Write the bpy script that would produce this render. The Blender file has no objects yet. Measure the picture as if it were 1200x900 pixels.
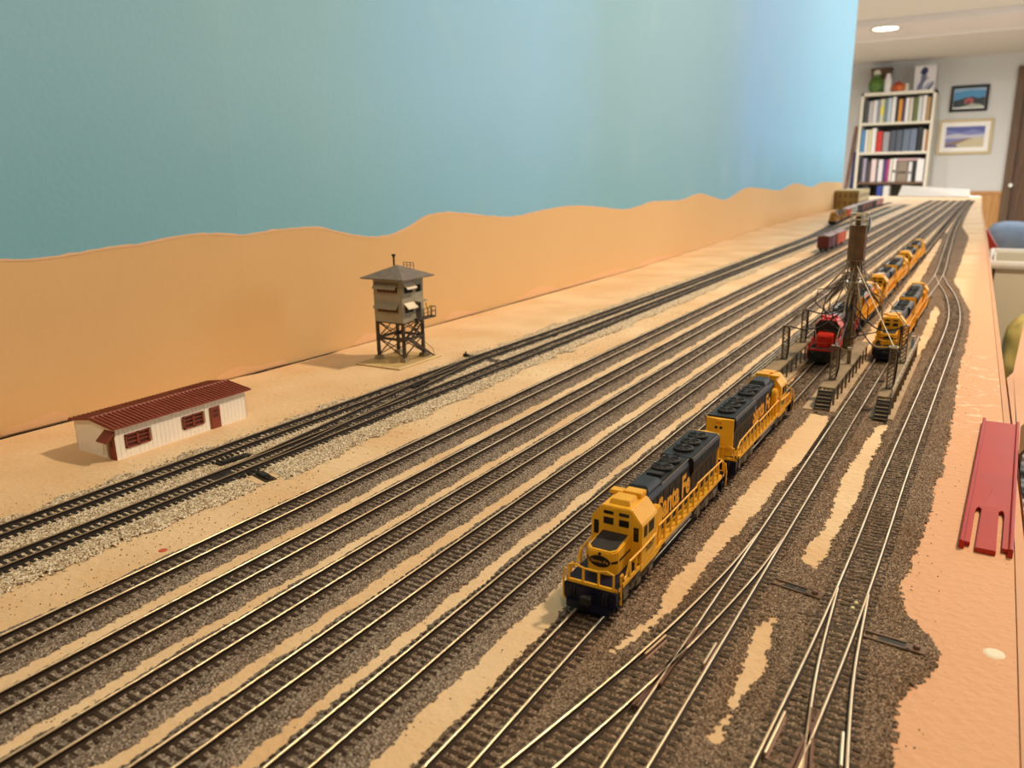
import bpy, bmesh, math, random
import numpy as np
from mathutils import Vector, Matrix, noise as mnoise

random.seed(7)
C = bpy.context.scene.collection
TZ = 1100.0            # rail-top height above the room floor, in mm; everything below is written in mm
S = 0.001
EXPOSURE = 0.0

# ------------------------------------------------------------------ camera model (used to read positions off the photo)
PITCH, YAW, ROLL, CAMH, F = 0.25905656606948696, 0.5423398864177097, -0.015966655841024097, 136.25, 930.0
def _basis():
    fwd = np.array([-math.sin(YAW)*math.cos(PITCH), math.cos(YAW)*math.cos(PITCH), -math.sin(PITCH)])
    right = np.array([math.cos(YAW), math.sin(YAW), 0.0]); up = np.cross(right, fwd)
    c, s = math.cos(ROLL), math.sin(ROLL)
    return np.array([c*right+s*up, -s*right+c*up, fwd])
RB = _basis()
def _ray(px, py): return RB.T @ np.array([(px-600)/F, -(py-450)/F, 1.0])
def G(px, py, z=-3.2):
    d = _ray(px, py); t = (z-CAMH)/d[2]; return (d[0]*t, d[1]*t)
def PY(px, py, Y):
    d = _ray(px, py); t = Y/d[1]; return (d[0]*t, d[2]*t+CAMH)
def wall_x(Y):
    return float(np.interp(Y, [-700, 218, 390, 620, 1100, 1500, 1800, 2100, 3300], [-478, -468, -458, -452, -451, -468, -486, -496, -500]))
def on_wall(px, py):
    X = -460.0
    for _ in range(12):
        d = _ray(px, py); t = X/d[0]; Y = d[1]*t; X = wall_x(Y)
    return Y, d[2]*t+CAMH

# ------------------------------------------------------------------ materials
def _nt(name):
    m = bpy.data.materials.new(name); m.use_nodes = True
    nt = m.node_tree; b = nt.nodes['Principled BSDF']
    return m, nt, b
def lin(c):
    return tuple(((x/255)/12.92 if x/255 <= .04045 else (((x/255)+.055)/1.055)**2.4) for x in c)+(1.0,)
def mat(name, rgb, rough=.6, metal=0.0, rgb2=None, scale=60.0, detail=4.0, bump=0.0, bscale=None, coat=0.0, spec=.5, lo=.35, hi=.65):
    """rgb in sRGB 0..255; scale in cycles per metre."""
    m, nt, b = _nt(name); L = nt.links.new
    b.inputs['Roughness'].default_value = rough; b.inputs['Metallic'].default_value = metal
    b.inputs['Specular IOR Level'].default_value = spec
    b.inputs['Base Color'].default_value = lin(rgb)
    if rgb2 or bump:
        tc = nt.nodes.new('ShaderNodeTexCoord')
    if rgb2:
        n = nt.nodes.new('ShaderNodeTexNoise'); n.inputs['Scale'].default_value = scale; n.inputs['Detail'].default_value = detail
        L(tc.outputs['Object'], n.inputs['Vector'])
        r = nt.nodes.new('ShaderNodeValToRGB'); r.color_ramp.elements[0].position = lo; r.color_ramp.elements[1].position = hi
        r.color_ramp.elements[0].color = lin(rgb); r.color_ramp.elements[1].color = lin(rgb2)
        L(n.outputs['Fac'], r.inputs['Fac']); L(r.outputs['Color'], b.inputs['Base Color'])
    if bump:
        n2 = nt.nodes.new('ShaderNodeTexNoise'); n2.inputs['Scale'].default_value = bscale or scale; n2.inputs['Detail'].default_value = 5
        L(tc.outputs['Object'], n2.inputs['Vector'])
        bp = nt.nodes.new('ShaderNodeBump'); bp.inputs['Strength'].default_value = bump; bp.inputs['Distance'].default_value = .001
        L(n2.outputs['Fac'], bp.inputs['Height']); L(bp.outputs['Normal'], b.inputs['Normal'])
    return m
def emit(name, rgb, strength):
    m, nt, b = _nt(name)
    b.inputs['Base Color'].default_value = (1, 1, 1, 1)
    b.inputs['Emission Color'].default_value = lin(rgb); b.inputs['Emission Strength'].default_value = strength
    return m

def ballast_mat(name, cols, cells=1500.0, patch=None):
    """grains: a voronoi cell per stone, each with its own colour"""
    m, nt, b = _nt(name); L = nt.links.new
    tc = nt.nodes.new('ShaderNodeTexCoord')
    v = nt.nodes.new('ShaderNodeTexVoronoi'); v.inputs['Scale'].default_value = cells
    L(tc.outputs['Object'], v.inputs['Vector'])
    sep = nt.nodes.new('ShaderNodeSeparateColor'); L(v.outputs['Color'], sep.inputs['Color'])
    r = nt.nodes.new('ShaderNodeValToRGB'); cr = r.color_ramp
    cr.elements[0].position = 0; cr.elements[0].color = lin(cols[0])
    cr.elements[1].position = 1; cr.elements[1].color = lin(cols[-1])
    for i, c in enumerate(cols[1:-1]):
        e = cr.elements.new((i+1)/(len(cols)-1)); e.color = lin(c)
    L(sep.outputs[0], r.inputs['Fac'])
    col = r.outputs['Color']
    if patch:
        n = nt.nodes.new('ShaderNodeTexNoise'); n.inputs['Scale'].default_value = 22; n.inputs['Detail'].default_value = 3
        L(tc.outputs['Object'], n.inputs['Vector'])
        rr = nt.nodes.new('ShaderNodeValToRGB'); rr.color_ramp.elements[0].position = .42; rr.color_ramp.elements[1].position = .68
        rr.color_ramp.elements[0].color = (1, 1, 1, 1); rr.color_ramp.elements[1].color = patch+(1,)
        L(n.outputs['Fac'], rr.inputs['Fac'])
        mx = nt.nodes.new('ShaderNodeMix'); mx.data_type = 'RGBA'; mx.blend_type = 'MULTIPLY'; mx.inputs['Factor'].default_value = 1
        L(col, mx.inputs['A']); L(rr.outputs['Color'], mx.inputs['B']); col = mx.outputs['Result']
    L(col, b.inputs['Base Color'])
    bp = nt.nodes.new('ShaderNodeBump'); bp.inputs['Strength'].default_value = .7; bp.inputs['Distance'].default_value = .0006; bp.invert = True
    L(v.outputs['Distance'], bp.inputs['Height']); L(bp.outputs['Normal'], b.inputs['Normal'])
    b.inputs['Roughness'].default_value = .9; b.inputs['Specular IOR Level'].default_value = .2
    return m

def sand_mat():
    m, nt, b = _nt('painted_sand'); L = nt.links.new
    tc = nt.nodes.new('ShaderNodeTexCoord')
    def noi(scale, det=4, dist=0.0):
        n = nt.nodes.new('ShaderNodeTexNoise'); n.inputs['Scale'].default_value = scale; n.inputs['Detail'].default_value = det
        n.inputs['Distortion'].default_value = dist
        L(tc.outputs['Object'], n.inputs['Vector']); return n.outputs['Fac']
    def ramp(fac, p0, p1, c0, c1):
        r = nt.nodes.new('ShaderNodeValToRGB'); r.color_ramp.elements[0].position = p0; r.color_ramp.elements[1].position = p1
        r.color_ramp.elements[0].color = c0; r.color_ramp.elements[1].color = c1; L(fac, r.inputs['Fac']); return r.outputs['Color']
    def mix(a, b_, fac, mode='MIX'):
        x = nt.nodes.new('ShaderNodeMix'); x.data_type = 'RGBA'; x.blend_type = mode
        if isinstance(fac, float): x.inputs['Factor'].default_value = fac
        else: L(fac, x.inputs['Factor'])
        for s, k in ((a, 'A'), (b_, 'B')):
            if isinstance(s, tuple): x.inputs[k].default_value = s
            else: L(s, x.inputs[k])
        return x.outputs['Result']
    W, K = (1, 1, 1, 1), (0, 0, 0, 1)
    base = ramp(noi(14, 5), .35, .65, lin((222, 183, 137)), lin((236, 206, 166)))
    sp = nt.nodes.new('ShaderNodeSeparateXYZ'); L(tc.outputs['Object'], sp.inputs['Vector'])
    # the bare strip along the aisle is painted a pinker tan, with chips and scratches in the paint
    e = nt.nodes.new('ShaderNodeMapRange'); e.inputs['From Min'].default_value = .195; e.inputs['From Max'].default_value = .21
    L(sp.outputs['X'], e.inputs['Value'])
    base = mix(base, lin((224, 170, 130)), e.outputs['Result'])
    speck = ramp(noi(900, 2), .70, .76, K, W)
    base = mix(base, lin((150, 112, 80)), speck)
    chips = ramp(noi(75, 6, 1.5), .575, .61, K, W)
    yr = nt.nodes.new('ShaderNodeMapRange'); yr.inputs['From Min'].default_value = .42; yr.inputs['From Max'].default_value = .5
    L(sp.outputs['Y'], yr.inputs['Value'])
    yr2 = nt.nodes.new('ShaderNodeMapRange'); yr2.inputs['From Min'].default_value = .72; yr2.inputs['From Max'].default_value = .64
    L(sp.outputs['Y'], yr2.inputs['Value'])
    def mul(a, b_):
        x = nt.nodes.new('ShaderNodeMath'); x.operation = 'MULTIPLY'; L(a, x.inputs[0]); L(b_, x.inputs[1]); return x.outputs[0]
    k = mul(mul(yr.outputs['Result'], yr2.outputs['Result']), e.outputs['Result'])
    base = mix(base, lin((234, 200, 168)), mul(k, chips))
    L(base, b.inputs['Base Color'])
    bp = nt.nodes.new('ShaderNodeBump'); bp.inputs['Strength'].default_value = .6; bp.inputs['Distance'].default_value = .0012
    L(noi(300, 7), bp.inputs['Height']); L(bp.outputs['Normal'], b.inputs['Normal'])
    b.inputs['Roughness'].default_value = .7; b.inputs['Specular IOR Level'].default_value = .3
    return m

def sky_paint():
    """the painted sky: teal with bluer vertical passages, a few soft cloud smudges"""
    m, nt, b = _nt('sky_paint'); L = nt.links.new
    tc = nt.nodes.new('ShaderNodeTexCoord'); sp = nt.nodes.new('ShaderNodeSeparateXYZ'); L(tc.outputs['Object'], sp.inputs['Vector'])
    n0 = nt.nodes.new('ShaderNodeTexNoise'); n0.inputs['Scale'].default_value = 6; n0.inputs['Detail'].default_value = 2
    L(tc.outputs['Object'], n0.inputs['Vector'])
    wob = nt.nodes.new('ShaderNodeMath'); wob.operation = 'MULTIPLY_ADD'; wob.inputs[1].default_value = .10; L(n0.outputs['Fac'], wob.inputs[0]); L(sp.outputs['Y'], wob.inputs[2])
    mr = nt.nodes.new('ShaderNodeMapRange'); mr.inputs['From Min'].default_value = 0.05; mr.inputs['From Max'].default_value = 3.25; L(wob.outputs[0], mr.inputs['Value'])
    r = nt.nodes.new('ShaderNodeValToRGB'); cr = r.color_ramp
    stops = SKY_STOPS
    cr.elements[0].position, cr.elements[0].color = (stops[0][0]-.0)/3.2, lin(stops[0][1])
    cr.elements[1].position, cr.elements[1].color = min(1, stops[-1][0]/3.2), lin(stops[-1][1])
    for y, c in stops[1:-1]:
        e = cr.elements.new(y/3.2); e.color = lin(c)
    L(mr.outputs['Result'], r.inputs['Fac'])
    # towards the dunes the paint is a deeper teal
    n = nt.nodes.new('ShaderNodeTexNoise'); n.inputs['Scale'].default_value = 5; n.inputs['Detail'].default_value = 4; L(tc.outputs['Object'], n.inputs['Vector'])
    zz = nt.nodes.new('ShaderNodeMath'); zz.operation = 'MULTIPLY_ADD'; zz.inputs[1].default_value = .12; L(n.outputs['Fac'], zz.inputs[0]); L(sp.outputs['Z'], zz.inputs[2])
    zr = nt.nodes.new('ShaderNodeMapRange'); zr.inputs['From Min'].default_value = .27; zr.inputs['From Max'].default_value = .15
    L(zz.outputs[0], zr.inputs['Value'])
    zm = nt.nodes.new('ShaderNodeMath'); zm.operation = 'MULTIPLY'; zm.inputs[1].default_value = .55; L(zr.outputs['Result'], zm.inputs[0])
    mx = nt.nodes.new('ShaderNodeMix'); mx.data_type = 'RGBA'; L(zm.outputs[0], mx.inputs['Factor']); L(r.outputs['Color'], mx.inputs['A'])
    mx.inputs['B'].default_value = lin((112, 174, 196))
    # cloud smudges
    n2 = nt.nodes.new('ShaderNodeTexNoise'); n2.inputs['Scale'].default_value = 9; n2.inputs['Detail'].default_value = 3; L(tc.outputs['Object'], n2.inputs['Vector'])
    r2 = nt.nodes.new('ShaderNodeValToRGB'); r2.color_ramp.elements[0].position = .56; r2.color_ramp.elements[1].position = .8
    r2.color_ramp.elements[1].color = (.22, .22, .22, 1); L(n2.outputs['Fac'], r2.inputs['Fac'])
    mx2 = nt.nodes.new('ShaderNodeMix'); mx2.data_type = 'RGBA'; L(r2.outputs['Color'], mx2.inputs['Factor']); L(mx.outputs['Result'], mx2.inputs['A'])
    mx2.inputs['B'].default_value = lin((178, 206, 214))
    L(mx2.outputs['Result'], b.inputs['Base Color'])
    bp = nt.nodes.new('ShaderNodeBump'); bp.inputs['Strength'].default_value = .12; bp.inputs['Distance'].default_value = .001
    n3 = nt.nodes.new('ShaderNodeTexNoise'); n3.inputs['Scale'].default_value = 260; L(tc.outputs['Object'], n3.inputs['Vector'])
    L(n3.outputs['Fac'], bp.inputs['Height']); L(bp.outputs['Normal'], b.inputs['Normal'])
    b.inputs['Roughness'].default_value = .55; b.inputs['Specular IOR Level'].default_value = .3
    return m
# (distance along the wall in metres, painted colour)
SKY_STOPS = [(0.0, (136, 190, 214)), (.25, (142, 194, 217)), (.48, (146, 196, 216)), (.60, (144, 198, 234)), (.82, (144, 197, 236)), (1.0, (136, 183, 204)), (1.55, (137, 184, 206)), (1.85, (140, 194, 238)), (2.15, (146, 204, 242)), (2.6, (154, 217, 247)), (3.2, (160, 222, 248))]

def wood_mat(name, c1, c2, scale=(8, 8, .8)):
    m, nt, b = _nt(name); L = nt.links.new
    tc = nt.nodes.new('ShaderNodeTexCoord'); mp = nt.nodes.new('ShaderNodeMapping'); mp.inputs['Scale'].default_value = scale
    L(tc.outputs['Object'], mp.inputs['Vector'])
    n = nt.nodes.new('ShaderNodeTexNoise'); n.inputs['Scale'].default_value = 6; n.inputs['Detail'].default_value = 5; L(mp.outputs['Vector'], n.inputs['Vector'])
    r = nt.nodes.new('ShaderNodeValToRGB'); r.color_ramp.elements[0].position = .3; r.color_ramp.elements[1].position = .7
    r.color_ramp.elements[0].color = lin(c1); r.color_ramp.elements[1].color = lin(c2)
    L(n.outputs['Fac'], r.inputs['Fac']); L(r.outputs['Color'], b.inputs['Base Color']); b.inputs['Roughness'].default_value = .5
    return m

M = {}
M['sand'] = sand_mat()
M['dune'] = mat('dune_paint', (221, 181, 127), .75, rgb2=(226, 187, 134), scale=3, bump=.1, bscale=300, spec=.25)
M['dune_edge'] = mat('dune_edge_paint', (232, 190, 150), .75)
M['plaster'] = mat('pink_plaster', (232, 186, 140), .85, bump=.3, bscale=200)
M['ballast'] = ballast_mat('brown_ballast', [(46, 38, 32), (124, 108, 94), (156, 140, 124), (204, 188, 170), (106, 91, 79), (140, 124, 110), (72, 60, 52)], 2300, patch=(.9, .86, .82))
M['ballast2'] = ballast_mat('dark_brown_ballast', [(44, 34, 27), (118, 98, 80), (150, 127, 105), (194, 170, 145), (98, 79, 63), (130, 108, 89), (64, 50, 41)], 2300, patch=(.84, .74, .64))
M['gravel'] = ballast_mat('pale_gravel', [(150, 126, 98), (208, 184, 150), (230, 210, 178), (248, 236, 214), (178, 152, 120), (112, 90, 68), (222, 200, 168)], 1500)
M['rail_top'] = mat('worn_rail_head', (250, 224, 186), .3, .85, rgb2=(228, 198, 158), scale=40)
M['rail_top_dark'] = mat('dull_rail_head', (150, 128, 102), .5, .6, rgb2=(120, 100, 80), scale=40)
M['rail_side'] = mat('rail_side', (52, 40, 31), .7, 0, spec=.25)
M['rail_black'] = mat('rail_side_black', (34, 28, 25), .6, 0)
M['tie'] = mat('brown_tie', (54, 39, 28), .8, rgb2=(70, 53, 39), scale=300, spec=.25)
M['tie_black'] = mat('black_tie', (30, 25, 22), .6, rgb2=(46, 38, 32), scale=300)
M['tie_olive'] = mat('olive_brown_tie', (62, 50, 38), .75, rgb2=(84, 70, 53), scale=300, spec=.25)
M['copper'] = mat('copper_brown_frog', (112, 78, 60), .5, .3)
M['yellow'] = mat('locomotive_yellow', (242, 180, 40), .42, rgb2=(236, 172, 36), scale=200, spec=.4)
M['navy'] = mat('locomotive_navy', (20, 17, 19), .5, rgb2=(28, 23, 23), scale=150, spec=.3)
M['roof'] = mat('roof_slate', (29, 34, 40), .5, rgb2=(40, 42, 44), scale=200, spec=.35)
M['pilot'] = mat('pilot_blue', (14, 17, 40), .45, spec=.3)
M['black'] = mat('flat_black', (20, 18, 17), .6)
M['fan'] = mat('fan_black', (27, 27, 28), .7)
M['truckgrey'] = mat('truck_grey', (128, 116, 100), .55, .2, rgb2=(96, 84, 72), scale=400)
M['red'] = mat('locomotive_red', (206, 44, 24), .45, rgb2=(196, 40, 22), scale=200, spec=.3)
M['redroof'] = mat('locomotive_pale_red', (214, 74, 62), .45, spec=.3)
M['orange'] = mat('locomotive_orange', (214, 110, 36), .45)
M['glass'] = mat('dark_window', (26, 20, 14), .15)
M['gold'] = mat('gold_lettering', (240, 172, 48), .5)
M['darkletter'] = mat('dark_lettering', (70, 52, 40), .5)
M['antiglare'] = mat('antiglare_black', (36, 32, 30), .8, rgb2=(48, 42, 38), scale=300)
M['steel'] = mat('bright_steel', (190, 180, 165), .3, 1.0)
M['roofgrey'] = mat('loco_roof_grey', (92, 92, 90), .4)
M['cream'] = mat('cream_siding', (252, 246, 236), .55)
M['creamgap'] = mat('siding_seam', (186, 164, 138), .8)
M['brownred'] = mat('red_brown_metal', (142, 66, 46), .5, rgb2=(132, 58, 40), scale=60)
M['brownredgap'] = mat('red_brown_dark', (84, 38, 28), .6)
M['towergrey'] = mat('tower_grey', (164, 155, 134), .7, rgb2=(154, 145, 124), scale=120)
M['towerroof'] = mat('tower_roof_grey', (128, 116, 106), .75, rgb2=(112, 102, 94), scale=160, bump=.3, bscale=600)
M['timber'] = mat('dark_timber', (76, 64, 54), .75, rgb2=(58, 48, 40), scale=300)
M['awning'] = mat('awning_cream', (240, 226, 200), .6)
M['shutter'] = mat('brown_shutter', (112, 76, 48), .6)
M['padtan'] = mat('base_board_tan', (206, 178, 122), .7, rgb2=(190, 160, 108), scale=80)
M['padedge'] = mat('base_board_edge', (240, 222, 176), .6)
M['stone'] = mat('footing_stone', (150, 134, 104), .8)
M['yellowrail'] = mat('yellow_rail', (216, 180, 50), .5)
M['oldmetal'] = mat('weathered_metal', (130, 112, 86), .5, .35, rgb2=(100, 82, 60), scale=250)
M['brownmetal'] = mat('rusty_tank', (128, 100, 72), .5, .3, rgb2=(96, 72, 50), scale=120)
M['palemetal'] = mat('pale_metal', (206, 194, 170), .4, .5)
M['hose'] = mat('black_hose', (40, 30, 24), .5)
M['concrete'] = mat('model_concrete', (190, 164, 134), .85, rgb2=(172, 146, 116), scale=90, bump=.2, bscale=500)
M['deck'] = mat('walkway_deck', (150, 128, 96), .75, rgb2=(128, 106, 78), scale=140)
M['bluegrey'] = mat('blue_grey_panel', (140, 160, 176), .5)
M['rerail'] = mat('red_plastic', (178, 46, 26), .45, rgb2=(170, 42, 24), scale=30, spec=.25)
M['boxred'] = mat('boxcar_red', (88, 26, 23), .55)
M['darkyellow'] = mat('locomotive_dull_yellow', (176, 124, 32), .5)
M['boxorange'] = mat('boxcar_orange', (206, 92, 54), .55)
M['boxbrown'] = mat('boxcar_brown', (116, 72, 60), .6)
M['boxgrey'] = mat('hopper_grey', (176, 172, 160), .6)
M['boxpink'] = mat('boxcar_dusty_rose', (176, 122, 110), .6)
M['carroof'] = mat('car_roof_brown', (122, 88, 80), .5)
M['warehouse'] = mat('warehouse_tan', (150, 122, 62), .75, rgb2=(136, 108, 54), scale=40)
M['warehouse_side'] = mat('warehouse_pale', (206, 184, 132), .75)
M['whiteboard'] = mat('white_foam', (245, 243, 238), .6)
M['wall'] = mat('room_wall_white', (214, 214, 210), .7, bump=.05, bscale=60)
M['ceiling'] = mat('ceiling_paint', (226, 220, 210), .85, bump=.25, bscale=90)
M['soffit'] = mat('soffit_paint', (232, 224, 218), .5)
M['trimwhite'] = mat('glossy_trim', (232, 226, 220), .25)
M['floor'] = mat('beige_carpet', (184, 170, 150), .95, rgb2=(166, 152, 134), scale=90, bump=.4, bscale=400)
M['oak'] = wood_mat('oak_panelling', (176, 124, 66), (204, 152, 90))
M['browndoor'] = wood_mat('brown_door', (84, 60, 40), (108, 78, 54))
M['casing'] = wood_mat('door_casing', (92, 70, 48), (112, 86, 60))
M['shelfcream'] = mat('bookcase_cream', (232, 225, 206), .5)
M['shelfback'] = mat('bookcase_back', (92, 86, 76), .7)
M['shelfbrown'] = mat('brown_shelf', (112, 84, 62), .6)
M['fascia'] = mat('table_fascia', (214, 160, 118), .6, rgb2=(202, 148, 106), scale=10)

# ------------------------------------------------------------------ mesh builder (mm)
class MB:
    def __init__(s): s.v = []; s.f = []; s.mi = []; s.cur = 0
    def add(s, vs, fs):
        b = len(s.v); s.v += [tuple(map(float, v)) for v in vs]
        for f in fs: s.f.append(tuple(b+i for i in f)); s.mi.append(s.cur)
        return s
    def hexa(s, p):
        return s.add(p, [(0, 3, 2, 1), (4, 5, 6, 7), (0, 1, 5, 4), (1, 2, 6, 5), (2, 3, 7, 6), (3, 0, 4, 7)])
    def box(s, x0, x1, y0, y1, z0, z1):
        return s.hexa([(x0, y0, z0), (x1, y0, z0), (x1, y1, z0), (x0, y1, z0), (x0, y0, z1), (x1, y0, z1), (x1, y1, z1), (x0, y1, z1)])
    def bar(s, p, q, w, h=None):
        """square bar from p to q"""
        h = h or w; p, q = Vector(p), Vector(q); d = (q-p).normalized()
        a = Vector((0, 0, 1)) if abs(d.z) < .9 else Vector((1, 0, 0))
        u = d.cross(a).normalized()*w/2; v = u.cross(d).normalized()*h/2
        return s.hexa([p-u-v, p+u-v, q+u-v, q-u-v, p-u+v, p+u+v, q+u+v, q-u+v])
    def prism(s, poly, axis, a, b):
        """poly in the two other axes (order: x->(y,z), y->(x,z), z->(x,y))"""
        n = len(poly)
        def P(u, v, w): return {'x': (w, u, v), 'y': (u, w, v), 'z': (u, v, w)}[axis]
        vs = [P(u, v, a) for u, v in poly]+[P(u, v, b) for u, v in poly]
        ar = sum(poly[i][0]*poly[(i+1) % n][1]-poly[(i+1) % n][0]*poly[i][1] for i in range(n))
        flip = (ar > 0) ^ (axis == 'y') ^ (b < a)
        fs = [tuple(range(n))[::-1], tuple(range(n, 2*n))]+[(i, (i+1) % n, n+(i+1) % n, n+i) for i in range(n)]
        if not flip: fs = [f[::-1] for f in fs]
        return s.add(vs, fs)
    def cyl(s, p, q, r, r2=None, n=12):
        r2 = r if r2 is None else r2; p, q = Vector(p), Vector(q); d = (q-p).normalized()
        a = Vector((0, 0, 1)) if abs(d.z) < .9 else Vector((1, 0, 0))
        u = d.cross(a).normalized(); v = d.cross(u).normalized()
        vs = []
        for c, rr in ((p, r), (q, r2)):
            vs += [c+u*rr*math.cos(2*math.pi*i/n)+v*rr*math.sin(2*math.pi*i/n) for i in range(n)]
        return s.add(vs, [tuple(range(n))[::-1], tuple(range(n, 2*n))]+[(i, (i+1) % n, n+(i+1) % n, n+i) for i in range(n)])
    def tube(s, pts, r, n=6, closed=False):
        pts = [Vector(p) for p in pts]; rings = []; prev = None; N = len(pts)
        for i, p in enumerate(pts):
            if closed: d = pts[(i+1) % N]-pts[i-1]
            else: d = pts[min(i+1, N-1)]-pts[max(i-1, 0)]
            d.normalize()
            if prev is None:
                a = Vector((0, 0, 1)) if abs(d.z) < .9 else Vector((1, 0, 0)); u = d.cross(a).normalized()
            else:
                u = (prev-d*prev.dot(d)).normalized()
            prev = u; v = d.cross(u)
            rings.append([p+u*r*math.cos(2*math.pi*k/n)+v*r*math.sin(2*math.pi*k/n) for k in range(n)])
        vs = [x for r_ in rings for x in r_]; fs = []
        for i in range(N if closed else N-1):
            j = (i+1) % N
            fs += [(i*n+k, i*n+(k+1) % n, j*n+(k+1) % n, j*n+k) for k in range(n)]
        if not closed: fs += [tuple(range(n))[::-1], tuple(range((N-1)*n, N*n))]
        return s.add(vs, fs)
    def lathe(s, prof, c=(0, 0), n=20):
        vs = []; m = len(prof)
        for k in range(n):
            a = 2*math.pi*k/n
            vs += [(c[0]+r*math.cos(a), c[1]+r*math.sin(a), z) for r, z in prof]
        fs = [(k*m+i, ((k+1) % n)*m+i, ((k+1) % n)*m+i+1, k*m+i+1) for k in range(n) for i in range(m-1)]
        return s.add(vs, fs)
    def sweep(s, path, prof, mats=None):
        """closed profile (u across, z) swept along an x-y path"""
        n = len(prof); P = [Vector((p[0], p[1])) for p in path]; N = len(P); vs = []
        for i in range(N):
            d = (P[min(i+1, N-1)]-P[max(i-1, 0)]).normalized(); nx, ny = d.y, -d.x
            vs += [(P[i].x+nx*u, P[i].y+ny*u, z) for u, z in prof]
        b = len(s.v); s.v += vs
        for i in range(N-1):
            for k in range(n):
                s.f.append((b+i*n+k, b+i*n+(k+1) % n, b+(i+1)*n+(k+1) % n, b+(i+1)*n+k)); s.mi.append(mats[k] if mats else s.cur)
        s.f.append(tuple(b+k for k in range(n))); s.mi.append(s.cur); s.f.append(tuple(b+(N-1)*n+k for k in range(n))[::-1]); s.mi.append(s.cur)
        return s
    def build(s, name, mats, parent=None, loc=(0, 0, 0), rotz=0.0, smooth=False, bevel=0.0):
        me = bpy.data.meshes.new(name)
        me.from_pydata([(x*S, y*S, z*S) for x, y, z in s.v], [], s.f)
        if not isinstance(mats, (list, tuple)): mats = [mats]
        for m in mats: me.materials.append(m)
        if len(mats) > 1: me.polygons.foreach_set('material_index', s.mi)
        bm = bmesh.new(); bm.from_mesh(me); bmesh.ops.recalc_face_normals(bm, faces=bm.faces)
        if bevel:
            ed = [e for e in bm.edges if len(e.link_faces) == 2 and e.calc_face_angle(0) > .5]
            bmesh.ops.bevel(bm, geom=ed, offset=bevel*S, segments=2, affect='EDGES', clamp_overlap=True)
        bm.to_mesh(me); bm.free()
        if smooth:
            me.polygons.foreach_set('use_smooth', [True]*len(me.polygons))
            me.set_sharp_from_angle(angle=math.radians(smooth if smooth is not True else 40))
        me.update()
        o = bpy.data.objects.new(name, me); C.objects.link(o)
        if parent is not None:
            o.parent = parent; o.location = (loc[0]*S, loc[1]*S, loc[2]*S)
        else:
            o.location = (loc[0]*S, loc[1]*S, (loc[2]+TZ)*S)
        o.rotation_euler = (0, 0, rotz)
        return o

def tag(o, label=None, cat=None, group=None, kind=None):
    if label: o['label'] = label
    if cat: o['category'] = cat
    if group: o['group'] = group
    if kind: o['kind'] = kind
    return o
def thing(name, label, cat, loc=(0, 0, 0), rotz=0.0, group=None):
    o = bpy.data.objects.new(name, None); C.objects.link(o); o.empty_display_size = .01
    o.location = (loc[0]*S, loc[1]*S, (loc[2]+TZ)*S); o.rotation_euler = (0, 0, rotz)
    return tag(o, label, cat, group)
def kids(o): return [c for c in bpy.data.objects if c.parent is o]
def dup(root, loc, rotz, label, group=None, swap=None):
    ch = {}
    for c in bpy.data.objects:
        if c.parent: ch.setdefault(c.parent.name, []).append(c)
    def rec(o, par):
        c = o.copy(); C.objects.link(c)
        if par is not None: c.parent = par
        if swap and c.data:
            names = [m.name for m in c.data.materials]
            if any(n in swap for n in names):
                key = (c.data.name, tuple(sorted(swap.items())))
                if key not in _SW:
                    d = c.data.copy()
                    for i, m in enumerate(d.materials):
                        if m.name in swap: d.materials[i] = M[swap[m.name]]
                    _SW[key] = d
                c.data = _SW[key]
        for k in ch.get(o.name, []): rec(k, c)
        return c
    r = rec(root, None)
    r.location = (loc[0]*S, loc[1]*S, (loc[2]+TZ)*S); r.rotation_euler = (0, 0, rotz)
    tag(r, label, None, group)
    return r
_SW = {}

_TXT = {}
def text_pts(s, bold=.03):
    """flat triangulated outline of a text, normalised to a unit box"""
    if (s, bold) in _TXT: return _TXT[(s, bold)]
    cu = bpy.data.curves.new('lettering', 'FONT'); cu.body = s; cu.size = 1; cu.offset = bold; cu.resolution_u = 4; cu.fill_mode = 'FRONT'
    ob = bpy.data.objects.new('lettering', cu); C.objects.link(ob)
    dg = bpy.context.evaluated_depsgraph_get(); me = bpy.data.meshes.new_from_object(ob.evaluated_get(dg))
    vs = [(v.co.x, v.co.y) for v in me.vertices]; fs = [tuple(p.vertices) for p in me.polygons]
    x0 = min(v[0] for v in vs); x1 = max(v[0] for v in vs); y0 = min(v[1] for v in vs); y1 = max(v[1] for v in vs)
    vs = [((x-x0)/(x1-x0), (y-y0)/(y1-y0)) for x, y in vs]
    bpy.data.objects.remove(ob); bpy.data.curves.remove(cu); bpy.data.meshes.remove(me)
    _TXT[(s, bold)] = (vs, fs); return vs, fs
def put_text(mb, s, o, u, v, w, h, bold=.03):
    vs, fs = text_pts(s, bold); o, u, v = Vector(o), Vector(u), Vector(v)
    return mb.add([o+u*(x*w)+v*(y*h) for x, y in vs], fs)

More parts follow.
